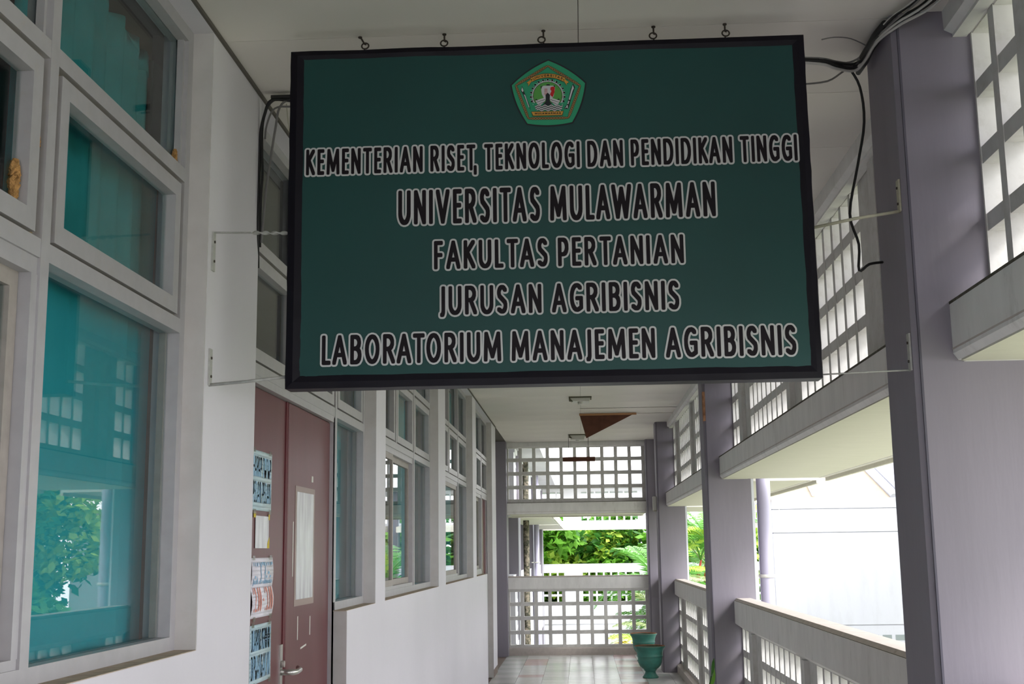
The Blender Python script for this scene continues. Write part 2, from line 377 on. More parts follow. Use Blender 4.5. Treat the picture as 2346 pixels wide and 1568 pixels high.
# door of the laboratory
XD = -1.125
def door(idx, y0, y1, seam, full=True):
    r = empty('door_%d' % idx, (0, 0, 0), kind='structure')
    obj('door_frame', MB().box(XD - .06, XF, y1, y1 + .04, 0, 2.056).box(XD - .06, XF, y0 - .03, y0, 0, 2.056).box(XD - .06, XF, y0, y1, 2.028, 2.056), 'alu', r)
    obj('door_frame', MB().box(XF - .001, XF + .0, y1 + .0, y1 + .04, 0, 2.05), 'alu', r)
    lf = obj('door_leaf', MB().box(XD - .045, XD, y0, seam - .03, 0.01, 2.026), 'door_maroon', r)
    obj('door_edge', MB().box(XD - .045, XD + .004, seam - .034, seam - .008, 0.01, 2.026), 'door_edge', r)
    rf = obj('door_leaf', MB().box(XD - .045, XD + .008, seam - .008, y1, 0.01, 2.026), 'door_maroon', r, .004)
    return r, lf, rf
d1, lf, rf = door(1, 3.89, 5.43, 4.66)
obj('vision_pane', MB().box(XD + .008, XD + .010, 4.80, 5.10, 1.27, 1.69), 'frosted', rf)
bpy.data.objects['vision_pane']['label'] = 'narrow door pane covered with streaked white film'
obj('pane_surround', MB().box(XD + .0081, XD + .0093, 4.775, 5.125, 1.245, 1.712), 'tape', rf)
sm = MB()
for (y_, z_, h_) in ((4.74, 1.36, .21), (4.84, 1.115, .09), (5.06, 1.12, .075)):
    sm.box(XD + .008, XD + .0092, y_, y_ + .010, z_, z_ + h_)
sm.prism([(4.90, 1.075), (5.0, 1.083), (5.0, 1.09), (4.9, 1.082)], XD + .008, XD + .0092, 'x')
sm.prism([(5.06, 1.74), (5.09, 1.74), (5.09, 1.765), (5.06, 1.765)], XD + .008, XD + .0092, 'x')
sm.prism([(4.93, .92), (4.955, .925), (4.95, .935), (4.93, .93)], XD + .008, XD + .0092, 'x')
obj('glue_mark', sm, 'fixture_white', rf)
hd = empty('door_handle', (0, 0, 0)); hd.parent = d1
obj('handle_plate', MB().box(XD, XD + .006, 4.585, 4.622, 0.87, 1.115), 'chrome', hd)
obj('lever', MB().tube([(XD + .006, 4.603, 1.015), (XD + .04, 4.603, 1.015), (XD + .05, 4.61, 1.014), (XD + .052, 4.66, 1.012), (XD + .050, 4.72, 1.014), (XD + .035, 4.745, 1.02)], [.011, .011, .011, .010, .0095, .008], 10), 'chrome', hd)
obj('lock_cylinder', MB().tube([(XD + .006, 4.603, 1.045), (XD + .018, 4.603, 1.045)], .012, 12), 'alu_dark', hd)
door(2, 13.71, 14.42, 14.30)

# blinds and curtains behind the glass
def blind(y0, y1, z0, z1, lab, grp=None, pitch=.093, x=-1.222):
    r = empty('vertical_blind', (x, (y0 + y1) / 2, z0), label=lab, cat='blind', group=grp)
    me = MB().box(-.0008, .0008, -.058, .058, 0, z1 - z0).mesh('slat', 'blind_teal')
    n = int((y1 - y0) / pitch)
    for k in range(n + 1):
        s_ = link('slat', me, r, (0, y0 + k * pitch - (y0 + y1) / 2, 0)); s_.rotation_euler = (0, 0, math.radians(-12 + rt.uniform(-6, 6)))
    obj('head_rail', MB().box(-.02, .02, y0 - (y0 + y1) / 2 - .05, y1 - (y0 + y1) / 2 + .05, z1 - z0, z1 - z0 + .03), 'alu', r)
    return r
def curtain(y0, y1, z0, z1, lab, ragged=False, x=-1.222):
    b = MB(); n = int((y1 - y0) / .012); rows = 8
    q = random.Random(int(y0 * 100))
    ph = [q.uniform(0, 6.3) for _ in range(4)]
    for r_ in range(rows + 1):
        z = z0 + (z1 - z0) * r_ / rows
        for k in range(n + 1):
            y = y0 + (y1 - y0) * k / n
            d = .011 * math.sin(y * 62 + ph[0] + .5 * math.sin(z * 3)) + .007 * math.sin(y * 27 + ph[1]) + .003 * math.sin(y * 140 + ph[2])
            zz = z
            if ragged and r_ == rows: zz = z - .35 * max(0, (y - (y0 + .55 * (y1 - y0))) / (y1 - y0)) ** 1.2 - .02 * math.sin(y * 30)
            b.v.append((x + d, y, zz))
    for r_ in range(rows):
        for k in range(n):
            a = r_ * (n + 1) + k; b.f.append((a, a + 1, a + n + 2, a + n + 1)); b.sm.append(True)
    o = obj('curtain', b, 'curtain_teal'); md = o.modifiers.new('t', 'SOLIDIFY'); md.thickness = .002
    return tag(o, label=lab, cat='curtain')
blind(0.95, 2.20, 1.20, 2.10, 'teal vertical blind behind the sliding panes of the nearest window')
blind(2.46, 3.36, 1.20, 2.10, 'teal vertical blind with reflections behind the large lower pane of the nearest window')
curtain(2.44, 3.355, 2.13, 2.52, 'gathered teal curtain behind the tilted middle sash of the nearest window')
curtain(2.44, 3.30, 2.535, 2.93, 'teal curtain with a ragged torn top edge in the nearest window top pane', ragged=True)
curtain(0.95, 1.95, 2.13, 2.52, 'dark teal curtain behind the middle sash at the left photo edge')
curtain(0.95, 2.10, 2.535, 2.93, 'dark teal curtain behind the top pane at the left photo edge')
blind(5.45, 6.33, 1.20, 2.93, 'teal vertical blind behind the narrow sidelight right of the maroon door')
blind(8.02, 9.33, 1.20, 2.93, 'teal vertical blind behind the window between door and far windows')
blind(10.95, 12.2, 1.20, 2.93, 'grey teal vertical blind behind the second last window')
blind(12.75, 13.6, 1.20, 2.93, 'grey teal vertical blind behind the last window beside the far door')

# ------------------------------------------------------------------ facade modules
ROWL = [.135 + .195 * k for k in range(4)]; ROWU = [2.165 + .195 * k for k in range(4)]
def lattice(par, segs, y0, y1, rows, zb, zt, posts, x0=1.15, x1=1.24, cellh=.145, stuff=False, mname='lattice_paint'):
    cells = []
    for (s_, n, pitch, cw) in segs:
        cells += [(s_ + k * pitch, s_ + k * pitch + cw) for k in range(n)]
    cells.sort()
    prev = y0; cache = {}; big = MB()
    for (a, b) in cells + [(y1, y1)]:
        if a - prev > .002:
            w_ = round(a - prev, 3)
            if stuff: big.box(x0, x1, prev, a, zb, zt)
            else:
                if w_ not in cache: cache[w_] = MB().box(x0, x1, 0, w_, zb, zt).mesh('lattice_bar', mname)
                link('lattice_bar', cache[w_], par, (0, prev, 0))
        prev = b
    for (s_, n, pitch, cw) in segs:
        e_ = s_ + (n - 1) * pitch + cw
        zz = [zb] + [v for r_ in rows for v in (r_, r_ + cellh)] + [zt]
        for k in range(0, len(zz), 2):
            bb = (x0 + .003, x1 - .003, s_ - .01, e_ + .01, zz[k], zz[k + 1])
            if stuff: big.box(*bb)
            else: obj('lattice_rail', MB().box(*bb), mname, par)
    if stuff:
        o = obj('lattice', big, mname, par); o['kind'] = 'stuff'
    for p_ in posts:
        obj('post', MB().box(x0 - .028, x0, p_ - .045, p_ + .045, zb, zt), mname, par)
def bay_segs(s, e):
    # the pattern between two pillars, measured back from the far pillar
    L = e - s; o = e - 9.16
    segs = [(8.825 + o, 2, .184, .140), (6.79 + o, 8, .1845, .142), (4.865 + o, 8, .1875, .145), (3.74 + o, 3, .187, .145)]
    posts = [8.49 + o, 6.565 + o, 4.53 + o]
    segs = [q for q in segs if q[0] > s - .01 or q[0] + (q[1]) * q[2] > s]
    out = []
    for (a, n, p_, c_) in segs:
        while n > 0 and a < s: a += p_; n -= 1
        if n: out.append((a, n, p_, c_))
    return out, [q for q in posts if q > s + .1]
def facade_bay(root_loc, rz, s, e, labs, stuff=False, segs=None, posts=None):
    cp, cd_, lp = ('white_paint', 'white_paint', 'white_paint') if stuff else ('concrete_paint', 'cap_dusty', 'lattice_paint')
    sg, po = bay_segs(s, e)
    if segs is not None: sg, po = segs, posts
    tagl = labs
    # ledge: beam plus sunshade slab
    lt = empty('sunshade_ledge', root_loc, rz, label='grey concrete ledge with pale soffit ' + tagl, cat='ledge')
    obj('beam', MB().prism([(1.035, 1.968), (1.048, 1.950), (1.062, 1.950), (1.062, 1.9451), (1.24, 1.9451), (1.24, 2.11), (1.035, 2.112)], s, e), cp, lt)
    obj('beam_groove', MB().box(1.0338, 1.036, s + .01, e, 1.9785, 1.9835), 'cap_dusty', lt)
    obj('mold_edge', MB().box(1.0335, 1.06, s, e, 2.106, 2.1135), 'mold_and_shade', lt)
    obj('soffit_slab', MB().prism([(1.05, 1.945), (1.80, 1.945), (1.80, 1.92), (1.82, 1.92), (1.82, 2.06), (1.24, 2.10), (1.05, 2.05)], s + .02, e - .02), 'soffit', lt)
    obj('soffit_drip', MB().box(1.755, 1.765, s + .02, e - .02, 1.9425, 1.9451), 'concrete_paint', lt)
    # balustrade
    bt = empty('balustrade', root_loc, rz, label='concrete balustrade with square openings ' + tagl, cat='balustrade')
    obj('cap_rail', MB().prism([(1.103, 1.067), (1.118, 1.083), (1.219, 1.083), (1.219, 1.067)], s, e), cd_, bt)
    obj('cap_shadow_line', MB().box(1.1035, 1.21, s, e, 1.0645, 1.0671), 'mold_and_shade', bt)  # dark strip painting in the shade line under the cap
    obj('rail_beam', MB().prism([(1.10, .905), (1.147, .872), (1.215, .872), (1.215, 1.0646), (1.10, 1.0646)], s, e), cp, bt)
    obj('kerb', MB().prism([(1.10, -.40), (1.10, .085), (1.13, .10), (1.25, .10), (1.25, -.40)], s, e), cd_, bt)
    lattice(bt, sg, s, e, ROWL, .10, .872, po, stuff=stuff, mname=lp)
    # upper screen
    ut = empty('lattice_screen', root_loc, rz, label='concrete lattice screen under the ceiling ' + tagl, cat='screen')
    obj('head_beam', MB().prism([(1.075, 2.972), (1.077, 2.912), (1.10, 2.900), (1.26, 2.8985), (1.26, 2.972)], s, e), cp, ut)
    obj('head_moulding', MB().box(1.10, 1.14, s, e, 2.890, 2.9), 'concrete_paint', ut)
    lattice(ut, sg, s, e, ROWU, 2.112, 2.8985, po, stuff=stuff, mname=lp)
    return ut
def pillar(root_loc, rz, s, lab, z0=0.0, x0=.93, x1=1.28, t=.305, grp=None):
    r = empty('pillar', root_loc, rz, label=lab, cat='pillar', group=grp)
    x2 = x0 + .024
    obj('shaft', MB().prism([(x0, s + .018), (x2 - .006, s + .004), (x2 - .006, s), (x1 - .02, s), (x1, s + .02), (x1, s + t), (x0, s + t)], z0, 2.972, 'z'), 'lavender', r)
    obj('corner_groove', MB().box(x2 - .0105, x2 - .0045, s - .0006, s + .006, z0, 2.97), 'groove_dark', r)
    obj('sunlit_outer_strip', MB().prism([(x1 - .022, s - .001), (x1 - .019, s - .001), (x1 + .001, s + .02), (x1 + .001, s + .023)], z0, 1.945, 'z'), 'white_outside', r)  # sunlit outer chamfer, its brightness put in as white colour
    return r
pillar((0, 0, 0), 0, -2.39, 'lavender concrete pillar beside the camera, out of frame', -.4)
pillar((0, 0, 0), 0, 3.385, 'large near lavender concrete pillar right of the hanging sign', -.4)
p2 = pillar((0, 0, 0), 0, 9.14, 'second lavender concrete pillar with a brown rust stain near its top', -.4)
obj('rust_stain', MB().prism([(9.02 + .14, 2.40), (9.165, 2.36), (9.18, 2.42), (9.19, 2.50), (9.18, 2.60), (9.16, 2.60)], .9293, .93, 'x').box(.9295, .9475, 9.1385, 9.158, 2.38, 2.6), 'rust_stain', p2)
pillar((0, 0, 0), 0, 14.94, 'third lavender concrete pillar behind the teal pots', -.4)
pillar((0, 0, 0), 0, 17.33, 'last lavender concrete pillar at the right corner of the end wall', -.4, t=.42)
pe = empty('pillar', (0, 0, 0), label='dark lavender pillar at the left corner of the end wall', cat='pillar')
obj('shaft', MB().box(-1.26, -1.04, 17.30, 17.75, -.4, 2.972), 'lavender', pe)
facade_bay((0, 0, 0), 0, -8.2, -2.39, 'along the bay behind the camera')
facade_bay((0, 0, 0), 0, -2.085, 3.385, 'in the nearest bay, right photo edge')
facade_bay((0, 0, 0), 0, 3.69, 9.14, 'between the near pillar and the second pillar')
facade_bay((0, 0, 0), 0, 9.445, 14.94, 'between the second and third pillars')
facade_bay((0, 0, 0), 0, 15.245, 17.33, 'in the short last bay before the end wall', segs=[(15.35, 10, .187, .145)], posts=[])
# end wall: local x points down the corridor, local y to the left
EW = (0, 16.42, 0)
facade_bay(EW, PI / 2, -.945, 1.04, 'across the far end of the corridor', segs=[(-.885, 10, .1954, .147)], posts=[])

# left wing going on behind the end wall
LW = (-2.225, 0, 0)
for s_, e_, lb in ((18.3, 19.05, 'in the first bay beyond the end wall'), (19.35, 24.83, 'in the second bay beyond the end wall'), (25.13, 30.6, 'in the third bay beyond the end wall')):
    facade_bay(LW, 0, s_, e_, lb, stuff=True)
for s_, lb in ((19.05, 'first lavender pillar of the wing seen through the end wall opening'), (24.83, 'second lavender pillar of the wing seen through the end wall opening'), (30.6, 'corner lavender pillar of the wing seen through the end wall opening')):
    pillar(LW, 0, s_, lb, -3.8)
tag(obj('wall_wing', MB().box(-3.6, -3.5, 17.8, 34, -3.8, 3.3).box(-3.5, -1.0, 17.76, 33, -.45, 0).box(-3.5, -.6, 17.76, 31.0, 2.975, 3.3).box(-1.2, -1.0, 17.76, 31.0, -3.8, -.45), 'white_outside'), kind='structure')
# opposite wing across the courtyard (local x towards us)
OW = (0, 32.70, 0)
for s_, e_, lb in ((-3.0, 2.39, 'across the courtyard, left bay'), (2.69, 8.16, 'across the courtyard, right bay')):
    facade_bay(OW, -PI / 2, s_, e_, lb, stuff=True)
pillar(OW, -PI / 2, 2.39, 'far lavender pillar of the wing across the courtyard', -3.8)
tag(obj('wall_opposite', MB().box(-3.4, 9, 31.48, 31.6, -3.8, -.401).box(-3.4, 9, 31.6, 34.2, -.4, 0).box(-3.4, 9, 30.9, 34.4, 2.975, 3.35), 'white_paint'), kind='structure')
for x_ in (-3.0, 3.5, 8.5):
    tag(obj('column', MB().box(x_, x_ + .3, 33.9, 34.2, -3.8, 2.98), 'white_outside'), label={-3.0: 'white rear column of the far wing at its left end', 3.5: 'white rear column of the far wing near its middle', 8.5: 'white rear column of the far wing at its right end'}[x_], cat='column')

# big white building right of the courtyard
WB = empty('white_building', (4.3, 28, -3.8), label='overexposed white wall with thin horizontal grooves beyond the right balustrade', cat='building')
g = 3.8
obj('wall', MB().box(0, 5.2, 0, .3, 0, -.30 + g).box(0, 5.2, 0, .3, -.275 + g, 1.735 + g).box(0, 5.2, 0, .3, 1.755 + g, 2.262 + g).box(0, 5.2, 0, .3, 2.28 + g, 2.50 + g).box(0.02, 5.2, .02, .3, -.3 + g, 2.4 + g)
    .box(0, .3, .3, 2.4, 0, 2.48 + g), 'white_outside', WB)
obj('corner_joint', MB().box(.155, .170, -.004, .001, 1.755 + g, 2.5 + g).box(.155, .17, -.004, .001, .8 + g, 1.735 + g), 'path_concrete', WB)
wv = MB()
for k in range(3): wv.box(2.0 + k * .28, 2.2 + k * .28, -.003, .003, -.62 + g, -.50 + g)
obj('vent_opening', wv, 'room_dark', WB)
rf_ = MB(); rf_.face([(-.2, .05, 2.50 + g), (2.75, .05, 2.50 + g), (2.0, 2.4, 4.08 + g), (-.2, 2.4, 4.08 + g)]); rf_.face([(-.2, .05, 2.44 + g), (2.75, .05, 2.44 + g), (2.75, .05, 2.50 + g), (-.2, .05, 2.50 + g)])
obj('roof_slope', rf_, 'tan_roof', WB)
obj('ridge_cap', MB().tube([(2.72, .04, 2.53 + g), (1.97, 2.4, 4.12 + g)], .07, 8), 'white_outside', WB)
obj('ridge_cap', MB().tube([(2.98, .04, 2.53 + g), (2.23, 2.4, 4.12 + g)], .05, 8), 'white_outside', WB)
obj('ridge_cap', MB().tube([(.95, .10, 2.57 + g), (.75, 2.4, 4.14 + g)], .025, 6), 'path_concrete', WB)
rf2 = MB(); rf2.face([(2.75, .05, 2.50 + g), (3.1, .05, 2.50 + g), (2.35, 2.4, 4.08 + g), (2.0, 2.4, 4.08 + g)]); obj('roof_slope', rf2, 'white_outside', WB)
obj('upper_wall', MB().box(2.6, 5.2, 2.4, 2.55, 2.4 + g, 6.2 + g), 'pvc_lilac', WB)

# downpipes
def pipe(loc, r, z0, z1, lab, m='pvc_lilac', rings=()):
    t = empty('downpipe', (loc[0], loc[1], z0), label=lab, cat='pipe')
    obj('pipe', MB().tube([(0, 0, 0), (0, 0, z1 - z0)], r, 20), m, t)
    for z in rings:
        obj('pipe_clamp', MB().tube([(0, 0, z - z0 - .012), (0, 0, z - z0 + .012)], r + .008, 20).box(-r - .06, 0, -.012, .012, z - z0 - .008, z - z0 + .008), 'fixture_white', t)
pipe((1.375, 9.33), .052, -.4, 2.97, 'thick lilac downpipe behind the second pillar', rings=(1.235, .3))
pipe((-.888, 24.75), .05, -3.8, 2.97, 'white lilac downpipe on the wing beyond the end wall', rings=(1.2,))
pipe((-.93, 21.0), .052, -3.8, 4.6, 'dark mossy pipe standing between pillars beyond the end wall', m='moss_pipe')

# ------------------------------------------------------------------ ground and plants
tag(obj('ground_lawn', MB().box(-30, 60, -30, 90, -4.0, -3.8), 'grass'), kind='structure')
tag(obj('ground_path', MB().box(1.3, 3.4, -30, 31.4, -3.8, -3.75), 'path_concrete'), kind='structure')
def leaf_cloud(blobs, n, size, seed):
    q = random.Random(seed); b = MB()
    for _ in range(n):
        c_, r_ = q.choices(blobs, weights=[bb[1] ** 2 for bb in blobs])[0]
        th = q.uniform(0, 2 * PI); u = q.uniform(-1, 1); rr = r_ * q.uniform(.72, 1.05)
        sx_ = math.sqrt(1 - u * u)
        p = Vector((c_[0] + rr * sx_ * math.cos(th), c_[1] + rr * sx_ * math.sin(th), c_[2] + rr * u * .85))
        d = Vector((q.gauss(0, 1), q.gauss(0, 1), q.gauss(-.4, .6))).normalized(); s_ = size * q.uniform(.6, 1.3)
        n_ = Vector((q.gauss(0, .7), q.gauss(0, .7), 1)).normalized(); sd_ = d.cross(n_).normalized() * s_ * .3
        m_ = p + d * s_ * .45 + n_ * s_ * .05
        b.face([p, m_ + sd_, p + d * s_, m_ - sd_])
    return b
def tree(loc, h, r, seed, lab, leaf=.26, n=2600, mats=('leaf_green', 'leaf_lime', 'leaf_dark'), name='leafy_tree', grp=None):
    q = random.Random(seed); t = empty(name, loc, label=lab, cat='tree', group=grp)
    obj('trunk', MB().tube([(0, 0, 0), (q.uniform(-.1, .1), .05, h * .35), (q.uniform(-.2, .2), 0, h * .65), (0, 0, h * .9)], [.14, .11, .08, .03], 8), 'bark', t)
    for k, m_ in enumerate(mats):
        bl = []
        for _ in range(9):
            a = q.uniform(0, 2 * PI); rr = q.uniform(0, r * .7)
            bl.append(((rr * math.cos(a), rr * math.sin(a), h * q.uniform(.45, .95)), r * q.uniform(.3, .5) * (.88 if k == 2 else 1)))
        o = obj('foliage', leaf_cloud(bl, n // (1, 1, 2)[k], leaf, seed * 7 + k), m_, t); o['kind'] = 'stuff'
q = random.Random(5)
row = [(-6.0, 38.0, 6.0, 2.0), (-3.6, 37.4, 6.0, 2.0), (-1.4, 37.0, 6.1, 1.8), (0.8, 37.2, 6.2, 1.9), (3.0, 37.0, 6.0, 1.8), (5.4, 37.4, 6.1, 2.0), (7.8, 37.4, 5.9, 1.9)]
pos = ['leftmost, beyond the wing', 'second from left', 'behind the left half of the opening', 'in the middle of the opening', 'right of the middle', 'behind the red palm', 'rightmost']
for k, (x_, y_, h_, r_) in enumerate(row):
    tree((x_, y_, -3.8), h_, r_, 11 + k, 'bright green leafy tree beyond the far wing, ' + pos[k], .30, 4200, grp='green trees beyond the far wing')
tree((-1.5, 42, -3.8), 5.6, 3.2, 31, 'taller dark green tree behind the row of trees, left', .35, 3000, mats=('leaf_green', 'leaf_dark'))
tree((4.5, 42, -3.8), 5.6, 3.4, 32, 'taller dark green tree behind the row of trees, right', .35, 3000, mats=('leaf_dark', 'leaf_green'))
for k, (x_, y_, h_, r_, lb) in enumerate([(8.95, 23.6, 8.4, 2.1, 'beside the white building'), (10.6, 19.0, 8.4, 2.6, 'behind the first'), (12.6, 13.5, 7.6, 3.0, 'farthest out'), (8.5, 8.0, 6.4, 2.3, 'opposite the sign')]):
    tree((x_, y_, -3.8), h_, r_, 41 + k, 'green courtyard tree mirrored in the near window, ' + lb, .22, 7000 if k < 2 else 2600)
def frond(L, droop, nleaf, ll, az, el, mt, par, loc, q, w_=.036):
    # arching rachis with hanging leaflets, one mesh
    b = MB(); pts = []; p = Vector((0, 0, 0)); e_ = el; n = 14
    for k in range(n + 1):
        pts.append(p.copy()); d = Vector((math.cos(az) * math.cos(e_), math.sin(az) * math.cos(e_), math.sin(e_))); p = p + d * L / n; e_ -= droop / n
    b.tube(pts, [.014 * (1 - .8 * k / n) + .002 for k in range(n + 1)], 5)
    for k in range(nleaf):
        t = .18 + .8 * k / nleaf; i = min(n - 1, int(t * n)); f_ = t * n - i; c_ = pts[i].lerp(pts[i + 1], f_)
        d = (pts[i + 1] - pts[i]).normalized(); s_ = d.cross(Vector((0, 0, 1))).normalized()
        for sg_ in (-1, 1):
            l_ = ll * (math.sin(PI * min(1, t * .9 + .1)) ** .6) * q.uniform(.85, 1.1)
            dr = (s_ * sg_ * .8 + d * .65 + Vector((0, 0, .18 + q.uniform(-.1, .1)))).normalized()
            up = Vector((0, 0, 1)); m_ = c_ + dr * l_ * .5; tp_ = c_ + dr * l_ + Vector((0, 0, -l_ * .28)); ww = d * w_ * .5
            b.face([c_, m_ + ww, tp_, m_ - ww])
    o = obj('frond', b, mt, par); o.location = loc; return o
def palm(loc, stems, lab, seed):
    q = random.Random(seed); t = empty('palm', loc, label=lab, cat='palm')
    for (dx, dy, h, lean, nf, L, red) in stems:
        top = Vector((dx + lean, dy, h))
        obj('trunk', MB().tube([(dx, dy, 0), (dx + lean * .3, dy, h * .5), tuple(top)], [.05, .04, .035], 8), 'bark', t)
        if red: obj('crownshaft', MB().tube([tuple(top + Vector((0, 0, -.05))), tuple(top + Vector((.03, 0, .30))), tuple(top + Vector((.10, 0, .62)))], [.034, .036, .014], 10), 'palm_red', t)
        b0 = top + Vector((.09, 0, .60 if red else .02))
        for k in range(nf):
            az = 2 * PI * k / nf + q.uniform(-.3, .3); el = q.uniform(.85, 1.4) if red else q.uniform(.35, 1.35)
            frond(L * q.uniform(.8, 1.1), q.uniform(.9, 1.7), 34, .42, az, el, q.choice(['palm_green', 'palm_green', 'palm_pale', 'leaf_lime', 'leaf_yellow' if seed == 6 else 'palm_green']), t, b0, q)
palm((2.25, 24.0, -3.8), [(.02, -.9, 4.62, .0, 9, 1.2, True), (.15, .5, 4.75, .05, 12, 1.1, False), (-.12, -.5, 3.5, 0, 12, 1.2, False), (-.10, -.7, 4.42, -.02, 6, 1.0, True)], 'red stemmed palm clump seen between the second and third pillars', 3)
palm((1.35, 22.6, -3.8), [(0, 0, 4.45, -.05, 20, 1.35, False), (.1, -.4, 3.6, .05, 18, 1.3, False), (.25, .5, 4.05, .1, 15, 1.3, False)], 'green feathery palm behind the right half of the end wall', 4)
palm((1.02, 19.8, -3.8), [(0, 0, 3.45, 0, 18, 1.05, False), (.12, .3, 2.95, .05, 15, 1.0, False)], 'low yellowing palm behind the lower lattice of the end wall', 6)
# pots in the corridor corner
def pot(loc, lab, s=1.0):
    t = empty('plant_pot', loc, label=lab, cat='pot', group='teal pots by the third pillar')
    pr = [(0, .0), (.088, .0), (.091, .012), (.083, .022), (.066, .045), (.058, .068), (.066, .082), (.074, .088), (.070, .094), (.092, .108), (.118, .135), (.134, .17), (.140, .21), (.142, .232), (.149, .238), (.149, .246), (.144, .252), (.150, .29), (.163, .322), (.176, .340), (.179, .350), (.172, .354), (.160, .350), (.150, .32), (.145, .30)]
    obj('body', MB().lathe([(r * s, z * s) for r, z in pr], 0, 0), 'pot_teal', t)
    obj('rim', MB().lathe([(.176 * s, .3505 * s), (.172 * s, .356 * s), (.160 * s, .3545 * s), (.156 * s, .345 * s)], 0, 0), 'terracotta', t)
    obj('soil', MB().lathe([(.0001, .305 * s), (.148 * s, .302 * s)], 0, 0), 'soil', t)
pot((.752, 14.36, 0), 'teal footed plant pot in front, nearest the camera')
pot((.785, 16.45, 0), 'teal footed plant pot behind the first one, by the end wall')
# leaf sprig whose pot stands below the frame
sp = empty('potted_plant', (.80, 8.5, 0), label='slender green leaf shoot rising in front of the second pillar', cat='plant')
obj('pot', MB().lathe([(0, 0), (.07, 0), (.09, .16), (.10, .2), (.092, .2), (.082, .03)], 0, 0, 0, 24), 'terracotta', sp)
obj('soil', MB().lathe([(.0001, .17), (.088, .17)], 0, 0, 0, 24), 'soil', sp)
obj('stem', MB().tube([(0, 0, .15), (.01, 0, .35), (.025, 0, .5), (.05, 0, .6)], .004, 6), 'leaf_dark', sp)
def blade(pts, wd):
    b = MB(); L_ = [Vector(p) for p in pts]; n = len(L_)
    for k in range(n - 1):
        w0 = wd * math.sin(PI * k / (n - 1)) + .0005; w1 = wd * math.sin(PI * (k + 1) / (n - 1)) + .0005
        b.face([L_[k] + Vector((-w0, .01, 0)), L_[k] + Vector((w0, -.01, 0)), L_[k + 1] + Vector((w1, -.01, 0)), L_[k + 1] + Vector((-w1, .01, 0))], True)
    return b
obj('leaf', blade([(.030, -.01, .50), (.045, -.02, .535), (.058, -.03, .575), (.066, -.03, .61), (.070, -.03, .645)], .011), 'leaf_green', sp)
obj('leaf', blade([(.05, .0, .60), (.058, -.01, .63), (.063, -.01, .66), (.066, -.01, .69), (.072, 0, .715)], .010), 'leaf_dark', sp)
obj('leaf', blade([(.02, 0, .40), (-.02, -.03, .44), (-.06, -.04, .46), (-.10, -.04, .43)], .012), 'leaf_green', sp)

# ------------------------------------------------------------------ stroke lettering
def arc(cx, cy, rx, ry, a0, a1, n=8):
    return [(cx + rx * math.cos(math.radians(a0 + (a1 - a0) * k / n)), cy + ry * math.sin(math.radians(a0 + (a1 - a0) * k / n))) for k in range(n + 1)]
SS = [(.93, .88)] + arc(.5, .755, .46, .245, 62, 180, 6) + [(.12, .63), (.5, .51), (.9, .38)] + arc(.5, .25, .48, .25, 8, -118, 7) + [(.04, .09)]
GL = {
 'A': (.42, [[(0, 0), (.5, 1), (1, 0)], [(.2, .3), (.8, .3)]]),
 'B': (.33, [[(0, 0), (0, 1), (.5, 1)] + arc(.5, .77, .42, .23, 90, -90, 6) + [(.0, .54)], [(.5, .54)] + arc(.52, .27, .48, .27, 90, -90, 6) + [(0, 0)]]),
 'C': (.36, [arc(.56, .5, .56, .5, 50, 310, 14)]),
 'D': (.38, [[(0, 0), (0, 1), (.35, 1)] + arc(.38, .5, .62, .5, 88, -88, 10) + [(0, 0)]]),
 'E': (.27, [[(1, 1), (0, 1), (0, 0), (1, 0)], [(0, .53), (.9, .53)]]),
 'F': (.27, [[(1, 1), (0, 1), (0, 0)], [(0, .5), (.92, .5)]]),
 'G': (.38, [arc(.56, .5, .56, .5, 52, 290, 14) + [(1, .1), (1, .47), (.58, .47)]]),
 'H': (.38, [[(0, 0), (0, 1)], [(1, 0), (1, 1)], [(0, .5), (1, .5)]]),
 'I': (.105, [[(.5, 0), (.5, 1)]]),
 'J': (.17, [[(1, 1), (1, .12)] + arc(.4, .12, .6, .2, 0, -100, 5)]),
 'K': (.35, [[(0, 0), (0, 1)], [(.95, 1), (.06, .52)], [(.2, .6), (1, 0)]]),
 'L': (.26, [[(0, 1), (0, 0), (1, 0)]]),
 'M': (.50, [[(0, 0), (.06, 1), (.5, .12), (.94, 1), (1, 0)]]),
 'N': (.37, [[(0, 0), (0, 1), (1, 0), (1, 1)]]),
 'O': (.42, [arc(.5, .5, .5, .5, 90, 450, 20)]),
 'P': (.32, [[(0, 0), (0, 1), (.45, 1)] + arc(.5, .7, .5, .3, 90, -90, 7) + [(0, .4)]]),
 'R': (.35, [[(0, 0), (0, 1), (.45, 1)] + arc(.45, .75, .45, .25, 90, -90, 7) + [(0, .5)], [(.48, .48), (1, 0)]]),
 'S': (.31, [SS]),
 'T': (.34, [[(0, 1), (1, 1)], [(.5, 1), (.5, 0)]]),
 'U': (.38, [[(0, 1), (0, .32)] + arc(.5, .32, .5, .33, 180, 360, 10) + [(1, 1)]]),
 'V': (.42, [[(0, 1), (.5, 0), (1, 1)]]),
 'W': (.60, [[(0, 1), (.25, 0), (.5, .92), (.75, 0), (1, 1)]]),
 '1': (.22, [[(.1, .8), (.6, 1), (.6, 0)]]), '2': (.32, [arc(.48, .72, .46, .28, 160, -30, 8) + [(0, 0), (1, 0)]]),
 '3': (.32, [arc(.45, .75, .45, .25, 150, -80, 8), arc(.45, .26, .5, .27, 80, -150, 8)]), '0': (.34, [arc(.5, .5, .5, .5, 90, 450, 14)]),
 '.': (.08, [[(.5, 0), (.5, .03)]]), '-': (.22, [[(0, .45), (1, .45)]]), ',': (.12, [[(.9, .06), (.1, -.2)]]),
}
